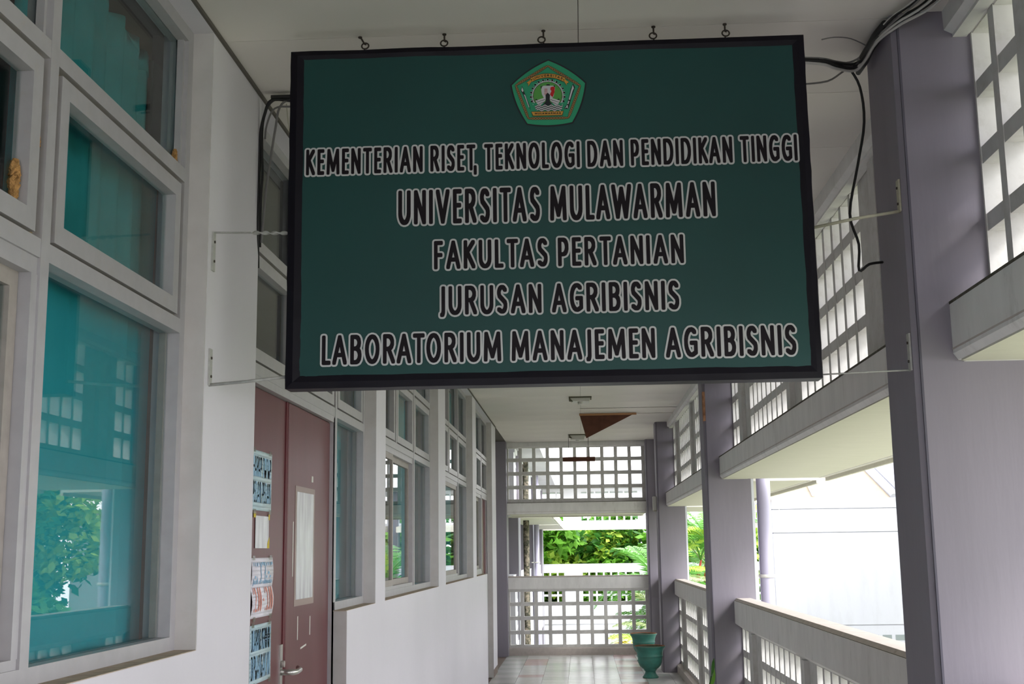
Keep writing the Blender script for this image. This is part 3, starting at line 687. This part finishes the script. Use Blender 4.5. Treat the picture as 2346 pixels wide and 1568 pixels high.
def sq(hx, hy, n=3.0, m=14):
    o_ = []
    for k in range(m):
        t = 2 * PI * (k + .5) / m; c_, s_ = math.cos(t), math.sin(t)
        o_.append((hx * math.copysign(abs(c_) ** (2 / n), c_), hy * math.copysign(abs(s_) ** (2 / n), s_)))
    return o_
def hull(P):
    P = sorted(set(P)); lo = []; up = []
    for p in P:
        while len(lo) >= 2 and (lo[-1][0] - lo[-2][0]) * (p[1] - lo[-2][1]) - (lo[-1][1] - lo[-2][1]) * (p[0] - lo[-2][0]) <= 0: lo.pop()
        lo.append(p)
    for p in reversed(P):
        while len(up) >= 2 and (up[-1][0] - up[-2][0]) * (p[1] - up[-2][1]) - (up[-1][1] - up[-2][1]) * (p[0] - up[-2][0]) <= 0: up.pop()
        up.append(p)
    return lo[:-1] + up[:-1]
def layout(text, u0, u1, H, gap=.11, space=.20):
    W = 0; it = []
    for i, ch in enumerate(text):
        if ch == ' ': W += space; continue
        g_ = GL[ch][0]; it.append((ch, W, g_)); W += g_ + gap
        if i + 1 < len(text):
            pr = ch + text[i + 1]
            if pr in ('LA', 'AW', 'WA', 'AT', 'TA', 'TO', 'AV', 'VA', 'KA', 'RA'): W -= .05
            if pr == 'T,': W -= .16
    W -= gap; k = (u1 - u0) / W
    return [(ch, u0 + a * k, g_ * k) for ch, a, g_ in it]
def strokes(text, u0, u1, z0, z1, hx, hy, **kw):
    H = z1 - z0; out = []
    for ch, x_, w_ in layout(text, u0, u1, H, **kw):
        for st in GL[ch][1]:
            out.append([(x_ + hx + a * (w_ - 2 * hx), z0 + hy + b * (H - 2 * hy)) for a, b in st])
    return out
def pen(mb, sts, hx, hy, place, n=3.0, m=14):
    pp = sq(hx, hy, n, m); lay = 0
    def place_(a, b): v_ = place(a, b); return (v_[0], v_[1] - (lay % 50) * 8e-6, v_[2])
    for st in sts:
        for k in range(len(st) - 1):
            h_ = hull([(round(st[k][0] + a, 6), round(st[k][1] + b, 6)) for a, b in pp] + [(round(st[k + 1][0] + a, 6), round(st[k + 1][1] + b, 6)) for a, b in pp])
            lay += 1; mb.face([place_(a, b) for a, b in h_])

# ------------------------------------------------------------------ the hanging sign
SY = 3.35; SX0, SX1, SZ0, SZ1 = -.818, .670, 1.903, 2.901
SG = empty('hanging_sign', (-.074, SY, SZ0), label='large dark green banner sign with black border hung from the corridor ceiling', cat='sign')
def sgp(u, z, d=0.0): return (u + .074, -d, z - SZ0)
def sbox(m_, a, b, c_, d_, e_, f_): return m_.box(a + .074, b + .074, c_, d_, e_ - SZ0, f_ - SZ0)
bd = MB()
bw = .038
# border with slightly wavy wrapped vinyl, built as a ring of a few segments
def border(m_):
    q = random.Random(9)
    def edge(p0, p1, i0, i1, n):
        P0 = []; 
        for k in range(n + 1):
            t = k / n; o_ = Vector(p0).lerp(Vector(p1), t); i_ = Vector(i0).lerp(Vector(i1), t)
            wv = (q.uniform(-.0012, .0012) if 0 < k < n else 0)
            d_ = .003 + q.uniform(0, .0016)
            P0.append(((o_.x + wv, o_.y + wv), ((o_.x + i_.x) / 2, (o_.y + i_.y) / 2), (i_.x + wv, i_.y + wv), d_))
        for k in range(n):
            a_, b_ = P0[k], P0[k + 1]
            m_.face([sgp(*a_[0], 0), sgp(*b_[0], 0), sgp(*b_[1], b_[3]), sgp(*a_[1], a_[3])], True)
            m_.face([sgp(*a_[1], a_[3]), sgp(*b_[1], b_[3]), sgp(*b_[2], .0004), sgp(*a_[2], .0004)], True)
    O = [(SX0, SZ0), (SX1, SZ0), (SX1, SZ1 - .004), (SX0, SZ1)]
    I = [(-.776, 1.939), (.640, 1.938), (.636, 2.868), (-.778, 2.874)]
    for k in range(4): edge(O[k], O[(k + 1) % 4], I[k], I[(k + 1) % 4], 22)
border(bd)
sbox(bd, SX0, SX1, .0012, .07, SZ0, SZ1 - .002)
obj('border_wrap', bd, 'black_vinyl', SG)
# banner cloth
bn = MB(); nx, nz = 60, 40
for j in range(nz + 1):
    for i in range(nx + 1):
        u = -.782 + 1.426 * i / nx; z = 1.934 + .946 * j / nz
        e1 = max(0, 1 - math.hypot(u + .78, z - 1.94) / .18); e2 = max(0, 1 - math.hypot(u + .78, z - 2.87) / .16); e3 = max(0, 1 - math.hypot(u - .64, z - 1.94) / .2)
        d = .0004 + .0009 * e1 * math.sin(70 * (u + z)) + .0009 * e2 * math.sin(70 * (u - z)) + .0008 * e3 * math.sin(60 * (u - z)) + .0003 * math.sin(u * 9) * math.sin(z * 5)
        bn.v.append(sgp(u, z, d * .8))
for j in range(nz):
    for i in range(nx):
        a = j * (nx + 1) + i; bn.f.append((a, a + 1, a + nx + 2, a + nx + 1)); bn.sm.append(True)
obj('banner', bn, 'banner_teal', SG)
LINES = [('KEMENTERIAN RISET, TEKNOLOGI DAN PENDIDIKAN TINGGI', -.773, .639, 2.5165, 2.6045, .0046, .0058),
         ('UNIVERSITAS MULAWARMAN', -.505, .404, 2.3615, 2.4735, .0057, .0072),
         ('FAKULTAS PERTANIAN', -.403, .310, 2.2290, 2.3225, .0054, .0063),
         ('JURUSAN AGRIBISNIS', -.388, .293, 2.0970, 2.1905, .0054, .0063),
         ('LABORATORIUM MANAJEMEN AGRIBISNIS', -.720, .608, 1.9625, 2.0575, .0054, .0064)]
OUT = .0052
for tx, u0, u1, z0, z1, hx, hy in LINES:
    st = strokes(tx, u0 + OUT, u1 - OUT, z0 + OUT, z1 - OUT, hx, hy, gap=.085 if len(tx) > 40 else .095)
    wm = MB(); pen(wm, st, hx + OUT, hy + OUT, lambda a, b: sgp(a, b, .0022), 2.5, 16); obj('letter_outline', wm, 'letter_white', SG)['label'] = 'white outline of the line ' + tx.lower()
    bm = MB(); pen(bm, st, hx, hy, lambda a, b: sgp(a, b, .0030), 3.2, 14); obj('lettering', bm, 'letter_black', SG)['label'] = 'black capital letters of the line ' + tx.lower()

# emblem, drawn in the coordinates of its own artwork (1 unit = 0.176 mm)
K = .0001762
EC = (-.066, 2.746)
def ep(x, y, d):
    dx, dy = x - 1110, y - 820
    return sgp(EC[0] + (dx - .018 * dy * -1 * -1) * K, EC[1] + (-dy - .030 * dx) * K, d)
def epoly(mb, pts, d): mb.face([ep(x, y, d) for x, y in pts])
def bulge(corn, amt, n=10):
    out = []; cx_ = sum(c_[0] for c_ in corn) / len(corn); cy_ = sum(c_[1] for c_ in corn) / len(corn)
    for k in range(len(corn)):
        a, b = corn[k], corn[(k + 1) % len(corn)]
        mx_, my_ = (a[0] + b[0]) / 2, (a[1] + b[1]) / 2; L = math.hypot(mx_ - cx_, my_ - cy_)
        for j in range(n):
            t = j / n; w_ = 4 * t * (1 - t) * amt
            out.append((a[0] + (b[0] - a[0]) * t + (mx_ - cx_) / L * w_, a[1] + (b[1] - a[1]) * t + (my_ - cy_) / L * w_))
    return out
G5 = [(1112, 255), (1712, 645), (1500, 1312), (775, 1335), (515, 680)]
def scl(P, s_): return [(1110 + (x - 1110) * s_, 835 + (y - 835) * s_) for x, y in P]
EM = empty('emblem', (0, 0, 0)); EM.parent = SG; EM['label'] = 'green pentagon university emblem with gold rope'
e = MB(); epoly(e, bulge(scl(G5, 1.045), 42), .0016); obj('emblem_rim', e, 'e_dark', EM)
e = MB(); epoly(e, bulge(G5, 38), .0020); obj('emblem_field', e, 'e_green', EM)
R5 = [(1105, 345), (1635, 690), (1440, 1240), (790, 1250), (580, 680)]
def rope(off, d, w_, mt, name):
    e = MB(); pts = []
    for k in range(5):
        a, b = R5[k], R5[(k + 1) % 5]; L = math.hypot(b[0] - a[0], b[1] - a[1]); nn = int(L / 9); nv = (-(b[1] - a[1]) / L, (b[0] - a[0]) / L); cyc = round(L / 88)
        for j in range(nn):
            t = j / nn; s_ = 15 * math.sin(t * cyc * 2 * PI + off) * min(1, 8 * t, 8 * (1 - t)); pts.append((a[0] + (b[0] - a[0]) * t + nv[0] * s_, a[1] + (b[1] - a[1]) * t + nv[1] * s_))
    pts.append(pts[0])
    for k in range(len(pts) - 1):
        a, b = pts[k], pts[k + 1]; L = math.hypot(b[0] - a[0], b[1] - a[1]) or 1; n_ = (-(b[1] - a[1]) / L * w_, (b[0] - a[0]) / L * w_)
        ex = ((b[0] - a[0]) / L * 2, (b[1] - a[1]) / L * 2)
        epoly(e, [(a[0] + n_[0] - ex[0], a[1] + n_[1] - ex[1]), (b[0] + n_[0] + ex[0], b[1] + n_[1] + ex[1]), (b[0] - n_[0] + ex[0], b[1] - n_[1] + ex[1]), (a[0] - n_[0] - ex[0], a[1] - n_[1] - ex[1])], d)
    obj(name, e, mt, EM)
rope(0, .0024, 14, 'e_brown', 'rope_outline'); rope(PI, .0024, 14, 'e_brown', 'rope_outline')  # printed brown outline beneath the rope strands
rope(0, .0027, 7, 'e_rope', 'rope_strand'); rope(PI, .0029, 7, 'e_rope', 'rope_strand')
def ring(cx_, cy_, r, n=48): return [(cx_ + r * math.cos(2 * PI * k / n), cy_ + r * math.sin(2 * PI * k / n)) for k in range(n)]
GC = (1103, 860)
e = MB(); epoly(e, ring(*GC, 256), .0024)
for k in range(19):
    t = math.radians(128 + k * 284 / 18); c_, s_ = math.cos(t), math.sin(t); x_, y_ = GC[0] + c_ * 250, GC[1] + s_ * 250
    for (wd, l0, l1) in ((17, 0, 36), (25, 12, 36)):
        epoly(e, [(x_ + c_ * l0 - s_ * wd, y_ + s_ * l0 + c_ * wd), (x_ + c_ * l1 - s_ * wd, y_ + s_ * l1 + c_ * wd), (x_ + c_ * l1 + s_ * wd, y_ + s_ * l1 - c_ * wd), (x_ + c_ * l0 + s_ * wd, y_ + s_ * l0 - c_ * wd)], .0024)
obj('gear_ring', e, 'e_white', EM)
e = MB(); epoly(e, ring(*GC, 240), .0027); obj('gear_outline', e, 'e_dark', EM)
e = MB(); epoly(e, ring(*GC, 232), .0030); obj('gear_disc', e, 'e_lime', EM)
e = MB(); epoly(e, [(870, 985), (1335, 985), (1345, 1130), (860, 1130)], .0031); obj('emblem_patch', e, 'e_green', EM)
# shield
e = MB(); epoly(e, [(1000, 720), (1035, 690), (1180, 690), (1222, 700), (1222, 760), (1200, 870), (1180, 900), (1040, 900), (1010, 840), (998, 770)], .0033); obj('shield', e, 'e_white', EM)
e = MB(); epoly(e, [(1150, 718), (1185, 705), (1220, 718), (1215, 800), (1188, 885), (1160, 870), (1140, 840), (1165, 780), (1145, 760)], .0036); obj('shield_red', e, 'e_red', EM)
e = MB()
for k in range(7): epoly(e, [(1048, 742 + k * 16), (1100, 742 + k * 16), (1100, 748 + k * 16), (1048, 748 + k * 16)], .0036)
obj('shield_lines', e, 'e_red', EM)
e = MB(); epoly(e, [(1085, 665), (1135, 665), (1140, 690), (1080, 690)], .0036); epoly(e, [(985, 700), (1005, 690), (1005, 735), (990, 740)], .0034); epoly(e, [(1200, 690), (1222, 685), (1220, 715), (1205, 712)], .0036)
# hull, keel
epoly(e, [(1103, 812), (1140, 850), (1136, 960), (1190, 1030), (1018, 1030), (1072, 960), (1068, 850)], .0042)
epoly(e, [(895, 940), (915, 915), (945, 945)], .0042); epoly(e, [(1255, 935), (1285, 910), (1300, 940)], .0042); obj('prow', e, 'e_dark', EM)
e = MB(); epoly(e, [(902, 948), (1040, 900), (1078, 868), (1078, 900), (1055, 960), (985, 1030), (930, 1000)], .0039); epoly(e, [(1305, 948), (1165, 900), (1128, 868), (1128, 900), (1152, 960), (1225, 1030), (1280, 1000)], .0039); obj('boat', e, 'e_white', EM)
e = MB()
for sgn in (-1, 1):
    for (a, b) in (((45, 925), (185, 985)), ((40, 960), (140, 1010))):
        epoly(e, [(1103 + sgn * a[0], a[1]), (1103 + sgn * b[0], b[1] - 12), (1103 + sgn * (b[0] + 3), b[1] - 4), (1103 + sgn * a[0], a[1] + 9)][::sgn], .0041)
obj('boat_lines', e, 'e_dark', EM)
def wave(y_, x0, x1, w_, d, mb):
    n = 60
    P = [(x0 + (x1 - x0) * k / n, y_ + 13 * math.cos((x0 + (x1 - x0) * k / n - 900) / 105 * 2 * PI)) for k in range(n + 1)]
    for k in range(n): epoly(mb, [(P[k][0], P[k][1] - w_), (P[k + 1][0] + 1, P[k + 1][1] - w_), (P[k + 1][0] + 1, P[k + 1][1] + w_), (P[k][0], P[k][1] + w_)], d)
e = MB()
for y_, a, b in ((1040, 895, 1345), (1075, 905, 1335), (1108, 925, 1315)): wave(y_, a, b, 16, .0043, e)
obj('wave_outline', e, 'e_dark', EM)  # printed dark outline around the white waves
e = MB()
for y_, a, b in ((1040, 895, 1345), (1075, 905, 1335), (1108, 925, 1315)): wave(y_, a, b, 10, .0045, e)
obj('wave', e, 'e_white', EM)
# tools left and right
e = MB(); epoly(e, [(685, 690), (722, 800), (800, 1010), (830, 1115), (780, 1020), (690, 820), (662, 770)], .0030); obj('tool_outline', e, 'e_dark', EM); e = MB(); epoly(e, [(1518, 655), (1550, 720), (1490, 900), (1440, 1090), (1365, 1085), (1420, 1010), (1480, 740)], .0030); obj('tool_outline', e, 'e_dark', EM)  # printed dark outlines behind the two white tools
e = MB(); epoly(e, [(685, 712), (708, 775), (695, 800), (672, 765)], .0033); epoly(e, [(712, 835), (735, 850), (805, 1060), (795, 1060)], .0033)
obj('tool', e, 'e_white', EM); e = MB()
epoly(e, [(1512, 680), (1532, 735), (1510, 780), (1465, 935), (1445, 928), (1485, 775)], .0033); epoly(e, [(1440, 950), (1458, 955), (1438, 1010), (1425, 1005)], .0033); epoly(e, [(1415, 1025), (1432, 1030), (1428, 1060), (1440, 1085), (1412, 1066), (1378, 1078), (1405, 1055)], .0033)
obj('tool', e, 'e_white', EM)
# ribbons
def ribbon(d, grow, mt, name):
    e = MB(); n = 20; c_ = (1105, 1050); r0, r1 = 500 - grow, 563 + grow
    for k in range(n):
        t0, t1 = [math.radians(-121 + 62 * kk / n) for kk in (k, k + 1)]
        epoly(e, [(c_[0] + r0 * math.cos(t0), c_[1] + r0 * math.sin(t0)), (c_[0] + r1 * math.cos(t0), c_[1] + r1 * math.sin(t0)), (c_[0] + r1 * math.cos(t1), c_[1] + r1 * math.sin(t1)), (c_[0] + r0 * math.cos(t1), c_[1] + r0 * math.sin(t1))], d)
    for P in ([(855, 575), (835, 625), (782, 700), (790, 655), (760, 640), (820, 590)], [(1350, 580), (1375, 625), (1418, 690), (1412, 655), (1448, 635), (1390, 590)]):
        cxx = sum(p[0] for p in P) / 6; cyy = sum(p[1] for p in P) / 6
        epoly(e, [(cxx + (x - cxx) * (1 + grow / 60), cyy + (y - cyy) * (1 + grow / 60)) for x, y in P], d)
    obj(name, e, mt, EM); e = MB()
    epoly(e, [(840 - grow, 1142 - grow), (1358 + grow, 1132 - grow), (1335 + grow, 1195 + grow), (868 - grow, 1205 + grow)], d)
    obj(name, e, mt, EM)
ribbon(.0040, 8, 'e_brown', 'ribbon_edge'); ribbon(.0046, 0, 'e_gold', 'ribbon')
e = MB()
st = strokes('UNIVERSITAS', -250, 250, -19, 19, 4, 4, gap=.14)
pen(e, st, 5, 5, lambda a, b: ep(1105 + (531 + b) * math.sin(a / 531), 1050 - (531 + b) * math.cos(a / 531), .0051), 2, 8)
st = strokes('MULAWARMAN', 895, 1318, -16, 16, 4, 4, gap=.14)
pen(e, st, 5, 5, lambda a, b: ep(a, 1168 - (a - 1105) * .015 - b, .0051), 2, 8)
obj('ribbon_lettering', e, 'e_brown', EM)
# hooks
for k, (hx_, lab) in enumerate([(-.626, 'leftmost'), (-.373, 'second from left'), (-.078, 'middle'), (.247, 'second from right'), (.456, 'rightmost')]):
    h = empty('hanging_hook', (hx_, 3.418, 2.901), label='small rusty iron hook above the sign, ' + lab + ' of five', cat='hook', group='hooks above the sign')
    off = .022 if k == 0 else 0
    obj('rod', MB().tube([(0, 0, .070), (off * .3, 0, .058), (off * .6, 0, .046), (off * .6 + .005, 0, .044)], .0026, 8), 'iron_rust', h)
    obj('ring', MB().tube([(off * .6 + .0105 * math.cos(t) + (.002, -.001, -.006, -.002, .002)[k], .003 * math.sin(t), .040 + .0105 * math.sin(t)) for t in [2 * PI * i / 16 for i in range(17)]], .0024, 6), 'iron_rust', h)
    obj('eye_screw', MB().tube([(off * .6, 0, .031), (off * .6, 0, .0)], .0024, 6), 'iron_rust', h)
    obj('stop_washer', MB().tube([(0, 0, .0655), (0, 0, .069)], .006, 10), 'iron_rust', h)
# brackets and tie bars
def tie(xw, zw, ztop, zb, us, zs, lab, m_='galv', twist=False, side=-1, yy=3.366):
    t = empty('tie_bracket', (xw, yy, zb), label=lab, cat='bracket', group='sign tie bars')
    s_ = 1 if side < 0 else -1
    obj('wall_plate', MB().box(*sorted((0, s_ * .005)), -.0125, .0125, 0, ztop - zb), m_, t)
    for z in (.25, .75): obj('screw', MB().tube([(0, 0, z * (ztop - zb)), (s_ * .008, 0, z * (ztop - zb))], .004, 8), 'iron_rust', t)
    x1_ = us - xw; zr = zw - zb
    if twist:
        b = MB(); n = 50
        for k in range(n + 1):
            f_ = k / n; a_ = max(0, f_ - .5) * 26; c_ = Vector((x1_ * f_, 0, zr + (zs - zw) * f_ )); d = Vector((0, math.cos(a_), math.sin(a_))) * .006
            b.v += [tuple(c_ + d), tuple(c_ - d)]
            if k: b.f.append((2 * k - 2, 2 * k, 2 * k + 1, 2 * k - 1)); b.sm.append(True)
        o = obj('tie_bar', b, m_, t); md = o.modifiers.new('s', 'SOLIDIFY'); md.thickness = .0028; md.offset = 0
    else:
        obj('tie_bar', MB().tube([(0, 0, zr), (x1_ * .5, 0, zr + (zs - zw) * .42), (x1_, 0, zs - zb)], .0045 if m_ != 'galv' or side < 0 else .0022, 6), m_, t)
tie(XL, 2.365, 2.365, 2.251, SX0, 2.357, 'twisted galvanised tie bar from the left wall, upper one', twist=True)
tie(XL, 1.921, 2.024, 1.919, SX0, 1.940, 'galvanised tie bar from the left wall, lower one')
tie(.93, 2.388, 2.479, 2.386, SX1, 2.344, 'yellowed tie bar from the near pillar, upper one', 'galv_yellow', side=1, yy=3.425)
tie(.93, 1.930, 2.033, 1.928, SX1, 1.922, 'thin tie wire from the near pillar, lower one', 'galv', side=1, yy=3.425)

# ------------------------------------------------------------------ cables
def cable(name, pts, r, m_, lab, grp=None, sub=4):
    P = [Vector(p) for p in pts]; out = []
    for k in range(len(P) - 1):
        p0 = P[max(0, k - 1)]; p1 = P[k]; p2_ = P[k + 1]; p3 = P[min(len(P) - 1, k + 2)]
        for j in range(sub):
            t = j / sub; out.append(.5 * ((2 * p1) + (p2_ - p0) * t + (2 * p0 - 5 * p1 + 4 * p2_ - p3) * t * t + (3 * p1 - p0 - 3 * p2_ + p3) * t ** 3))
    out.append(P[-1]); o = obj(name, MB().tube(out, r, 6), m_); return tag(o, label=lab, cat='cable', group=grp)
bl = [('thick black cable', .006, 'cable_black', (0, 0)), ('grey cable', .0045, 'cable_grey', (.014, .004)), ('second black cable', .0045, 'cable_black', (-.012, .008)), ('pale grey cable', .004, 'cable_white', (.006, -.010)), ('thin dark cable', .003, 'cable_grey', (-.020, -.006)), ('outer black cable', .005, 'cable_black', (.026, -.004)), ('white sheathed cable', .0045, 'cable_white', (.016, -.014)), ('upper grey cable', .0035, 'cable_grey', (-.008, .014)), ('second white cable', .003, 'cable_white', (-.018, .010))]
q = random.Random(2)
for k, (nm, r_, m_, (ox, oz)) in enumerate(bl):
    j = lambda s_: q.uniform(-s_, s_)
    cable('cable', [(1.06 + ox, 2.9, 2.945 + oz), (.99 + ox + j(.012), 3.25, 2.945 + oz), (.935 + ox * .6 + j(.006), 3.352, 2.935 + oz), (.912 - abs(ox) * .5 + j(.004), 3.46, 2.93 + oz), (.905 - abs(ox) * .4, 3.60, 2.925 + oz), (.865 + j(.008), 3.62, 2.905 + oz), (.80 + j(.006), 3.56, 2.888 + oz * .8), (.74 + j(.004), 3.50, 2.878 + oz * .6), (.60, 3.47, 2.875 + oz * .4)], r_, m_, nm + ' in the bundle round the top of the near pillar', 'cables over the near pillar')
tag(obj('cable_wrap', MB().tube([(.915, 3.40, 2.946), (.912, 3.48, 2.942), (.908, 3.56, 2.938), (.905, 3.64, 2.93), (.903, 3.70, 2.915)], [.010, .017, .015, .018, .008], 10), 'cable_black'), label='black tape wrap on the cables at the top of the near pillar', cat='cable wrap')
cable('cable', [(.857, 3.62, 2.902), (.886, 3.62, 2.838), (.892, 3.62, 2.725), (.864, 3.62, 2.587), (.832, 3.62, 2.438), (.853, 3.62, 2.342), (.849, 3.62, 2.262), (.88, 3.62, 2.280), (.925, 3.64, 2.290)], .0042, 'cable_black', 'long black cable dangling beside the near pillar')
cable('cable', [(.857, 3.62, 2.902), (.83, 3.6, 2.88), (.78, 3.58, 2.845), (.70, 3.56, 2.83)], .003, 'cable_grey', 'thin loose grey wire sagging behind the sign corner')
cable('cable', [(.90, 3.55, 2.94), (.84, 3.5, 2.945), (.78, 3.45, 2.93), (.74, 3.44, 2.92)], .002, 'cable_grey', 'fine wire curling under the ceiling near the pillar')
for k, (nm, r_, m_, pts) in enumerate([
    ('thick black cable hugging the white wall edge left of the sign', .0055, 'cable_black', [(-.80, 3.84, 2.925), (-.93, 3.84, 2.940), (-1.0, 3.84, 2.945), (-1.022, 3.84, 2.90), (-1.036, 3.84, 2.82), (-1.038, 3.84, 2.66), (-1.038, 3.84, 2.5), (-1.045, 3.88, 2.38)]),
    ('second black cable beside the white wall edge left of the sign', .0045, 'cable_black', [(-.80, 3.84, 2.935), (-.95, 3.84, 2.950), (-1.005, 3.84, 2.935), (-1.028, 3.84, 2.87), (-1.030, 3.84, 2.78), (-1.026, 3.84, 2.69), (-1.03, 3.84, 2.6), (-1.04, 3.88, 2.45)]),
    ('grey cable looping down left of the sign', .0042, 'cable_grey', [(-.80, 3.84, 2.94), (-.93, 3.84, 2.945), (-.972, 3.84, 2.92), (-.985, 3.84, 2.85), (-1.0, 3.84, 2.74), (-1.014, 3.84, 2.62), (-1.03, 3.86, 2.46)]),
    ('short brown cable arching under the ceiling left of the sign', .0035, 'cable_grey', [(-.82, 3.84, 2.915), (-.93, 3.84, 2.92), (-.99, 3.84, 2.915), (-1.015, 3.84, 2.86), (-1.02, 3.84, 2.81)]),
    ('thin tan wire hanging left of the sign', .0015, 'galv_yellow', [(-.95, 3.84, 2.93), (-.945, 3.84, 2.88), (-.938, 3.84, 2.83)])]):
    cable('cable', pts, r_, m_, nm, 'cables left of the sign')
tag(obj('cable_clamp', MB().box(-1.0, -.93, 3.825, 3.855, 2.947, 2.957), 'cable_black'), label='short black cable strap under the ceiling left of the sign', cat='clamp')

# ------------------------------------------------------------------ nests
def nest(loc, w_, h_, lab, seed):
    q = random.Random(seed); b = MB(); n = 14; rows = 16; i0 = 0
    for r_ in range(rows + 1):
        t = r_ / rows; ww = w_ * (.35 + .65 * math.sin(PI * min(1, max(0, t * .9 + .08))) ** .5)
        for k in range(n):
            a = 2 * PI * k / n; jj = 1 + q.uniform(-.28, .28)
            b.v.append((ww * .5 * math.cos(a) * jj + .0, ww * .5 * math.sin(a) * jj, t * h_ + q.uniform(-.002, .002)))
    for r_ in range(rows):
        for k in range(n):
            a = r_ * n + k; c_ = r_ * n + (k + 1) % n; b.f.append((a, c_, c_ + n, a + n)); b.sm.append(False)
    b.f.append(tuple(range(n))); b.sm.append(False); b.f.append(tuple(range(rows * n, rows * n + n))); b.sm.append(False)
    o = obj('wasp_nest', b, 'nest_mud'); o.location = loc; return tag(o, label=lab, cat='nest', group='mud nests on the window frames')
nest((-1.122, 2.305, 2.153), .022, .088, 'largest tan mud nest, in the left sash of the nearest window', 1)
nest((-1.108, 2.372, 2.285), .011, .030, 'small tan mud nest in the window frame gap', 2)
nest((-1.125, 3.262, 2.533), .016, .050, 'orange mud nest in the corner of the nearest top pane', 3)

# ------------------------------------------------------------------ papers on the door
def poster(y0, y1, z0, z1, paper, rows, lab, wave=0.0, skew=0.0, tape=True):
    t = empty('notice_sheet', (XD, (y0 + y1) / 2, z0), label=lab, cat='notice')
    yc = (y0 + y1) / 2; n = 14
    def wob(z): return wave * math.sin((z - z0) / (z1 - z0) * 2 * PI)
    b = MB()
    for k in range(n):
        a, c_ = z0 + (z1 - z0) * k / n, z0 + (z1 - z0) * (k + 1) / n
        b.face([(.0025 + abs(wob(a)), y0 - yc + wob(a), a - z0), (.0025 + abs(wob(a)), y1 - yc + wob(a), a - z0 + skew), (.0025 + abs(wob(c_)), y1 - yc + wob(c_), c_ - z0 + skew), (.0025 + abs(wob(c_)), y0 - yc + wob(c_), c_ - z0)], True)
    o = obj('sheet', b, paper, t); md = o.modifiers.new('s', 'SOLIDIFY'); md.thickness = .0006; md.offset = -1
    for tx, a, c_, mt in rows:
        H = c_ - a; hx = .0036 if len(tx) > 12 else .0048; hy = .0045
        st = strokes(tx, y0 + .018, y1 - .016, a, c_, hx, hy, gap=.12)
        m_ = MB(); pen(m_, st, hx, hy, lambda u, z: (.0040 + abs(wob(z)), u - yc + wob(z), z - z0 + skew * (u - y0) / (y1 - y0)), 3, 10); obj('printed_line', m_, mt, t)
    if tape:
        tm = MB()
        for (u, v) in ((y0 + .03, z1 - .004), (y1 - .03, z1 - .004), (y0 + .05, z0 - .008), (y1 - .02, z0 - .006)):
            tm.box(.004, .0045, u - yc - .016, u - yc + .016, v - z0 - .004, v - z0 + .012)
        obj('tape', tm, 'plastic_sheet', t)
poster(4.14, 4.42, 1.598, 1.806, 'paper_cyan', [('HARAP TUTUP', 1.715, 1.785, 'ink_blue'), ('PELAN PELAN', 1.625, 1.698, 'ink_blue')], 'top pale blue notice with blue capitals on the maroon door')
poster(4.163, 4.455, 1.231, 1.435, 'paper_white', [('JAM ISTIRAHAT', 1.345, 1.420, 'ink_blue'), ('12.00 - 13.00', 1.252, 1.335, 'ink_red')], 'white notice with blue and red print, middle of the maroon door', wave=.006)
poster(4.17, 4.455, 1.010, 1.208, 'paper_cyan', [('DILARANG MEROKOK', 1.120, 1.192, 'ink_blue'), ('DIRUANGAN INI', 1.025, 1.105, 'ink_blue')], 'lowest pale blue notice with blue capitals beside the door handle')
cs = empty('plastic_sleeve', (XD, 4.30, 1.468), label='small creased clear sheet taped between the top two notices', cat='sheet')
obj('sheet', MB().box(.002, .003, -.09, .09, 0, .112), 'frosted', cs)
obj('tape', MB().box(.003, .0036, -.12, -.09, .105, .125).box(.003, .0036, .085, .1, .1, .12).prism([(.07, .0), (.1, .0), (.1, .04), (.075, .02)], .003, .0038, 'x'), 'leaf_yellow', cs)

# ------------------------------------------------------------------ ceiling fittings
def ceiling_lamp(x_, y_, lab, open_=False):
    t = empty('ceiling_lamp', (x_, y_, 2.97), label=lab, cat='ceiling lamp', group='ceiling lamps')
    obj('base_plate', MB().box(-.115, .115, -.10, .10, -.014, 0), 'fixture_dark', t)
    obj('housing', MB().prism([(-.10, -.014), (.10, -.014), (.09, -.05 if not open_ else -.075), (-.085, -.045 if not open_ else -.07)], -.09, .09), 'fixture_white', t)
    obj('side_flap', MB().prism([(-.115, -.014), (-.105, -.014), (-.07, -.052), (-.112, -.05)], -.10, -.09), 'fixture_dark', t)
    obj('bulb_holder', MB().tube([(0, -.02, -.045), (0, -.02, -.075 - .02 * open_)], [.028, .024], 14), 'fixture_white', t)
ceiling_lamp(.022, 12.35, 'square ceiling lamp fitting with dark base, nearer one')
ceiling_lamp(-.02, 16.45, 'square ceiling lamp fitting partly behind the torn ceiling board', True)
hb = empty('hanging_board', (-.005, 16.30, 2.63), label='narrow dark brown board hung on two wires near the end wall', cat='hanging board')
obj('board', MB().box(-.215, .215, -.05, .05, -.028, .028), 'board_brown', hb, .004)
for x_ in (-.135, .128): obj('wire', MB().tube([(x_, 0, .028), (x_, 0, .34)], .003, 5), 'cable_black', hb)
sb = empty('wall_box', (.905, 15.15, 1.99), label='small white box fixed to the side of the third pillar', cat='wall box')
obj('box_body', MB().box(-.02, .025, -.05, .05, -.085, .085), 'fixture_white', sb, .006)
obj('box_base', MB().box(-.015, .02, -.045, .045, -.094, -.085), 'galv_yellow', sb)
# dark skirting patch at the last pier
tag(obj('baseboard_left', MB().box(-1.052, XL + .001, 14.5, 15.15, 0, .09), 'grout'), kind='structure')
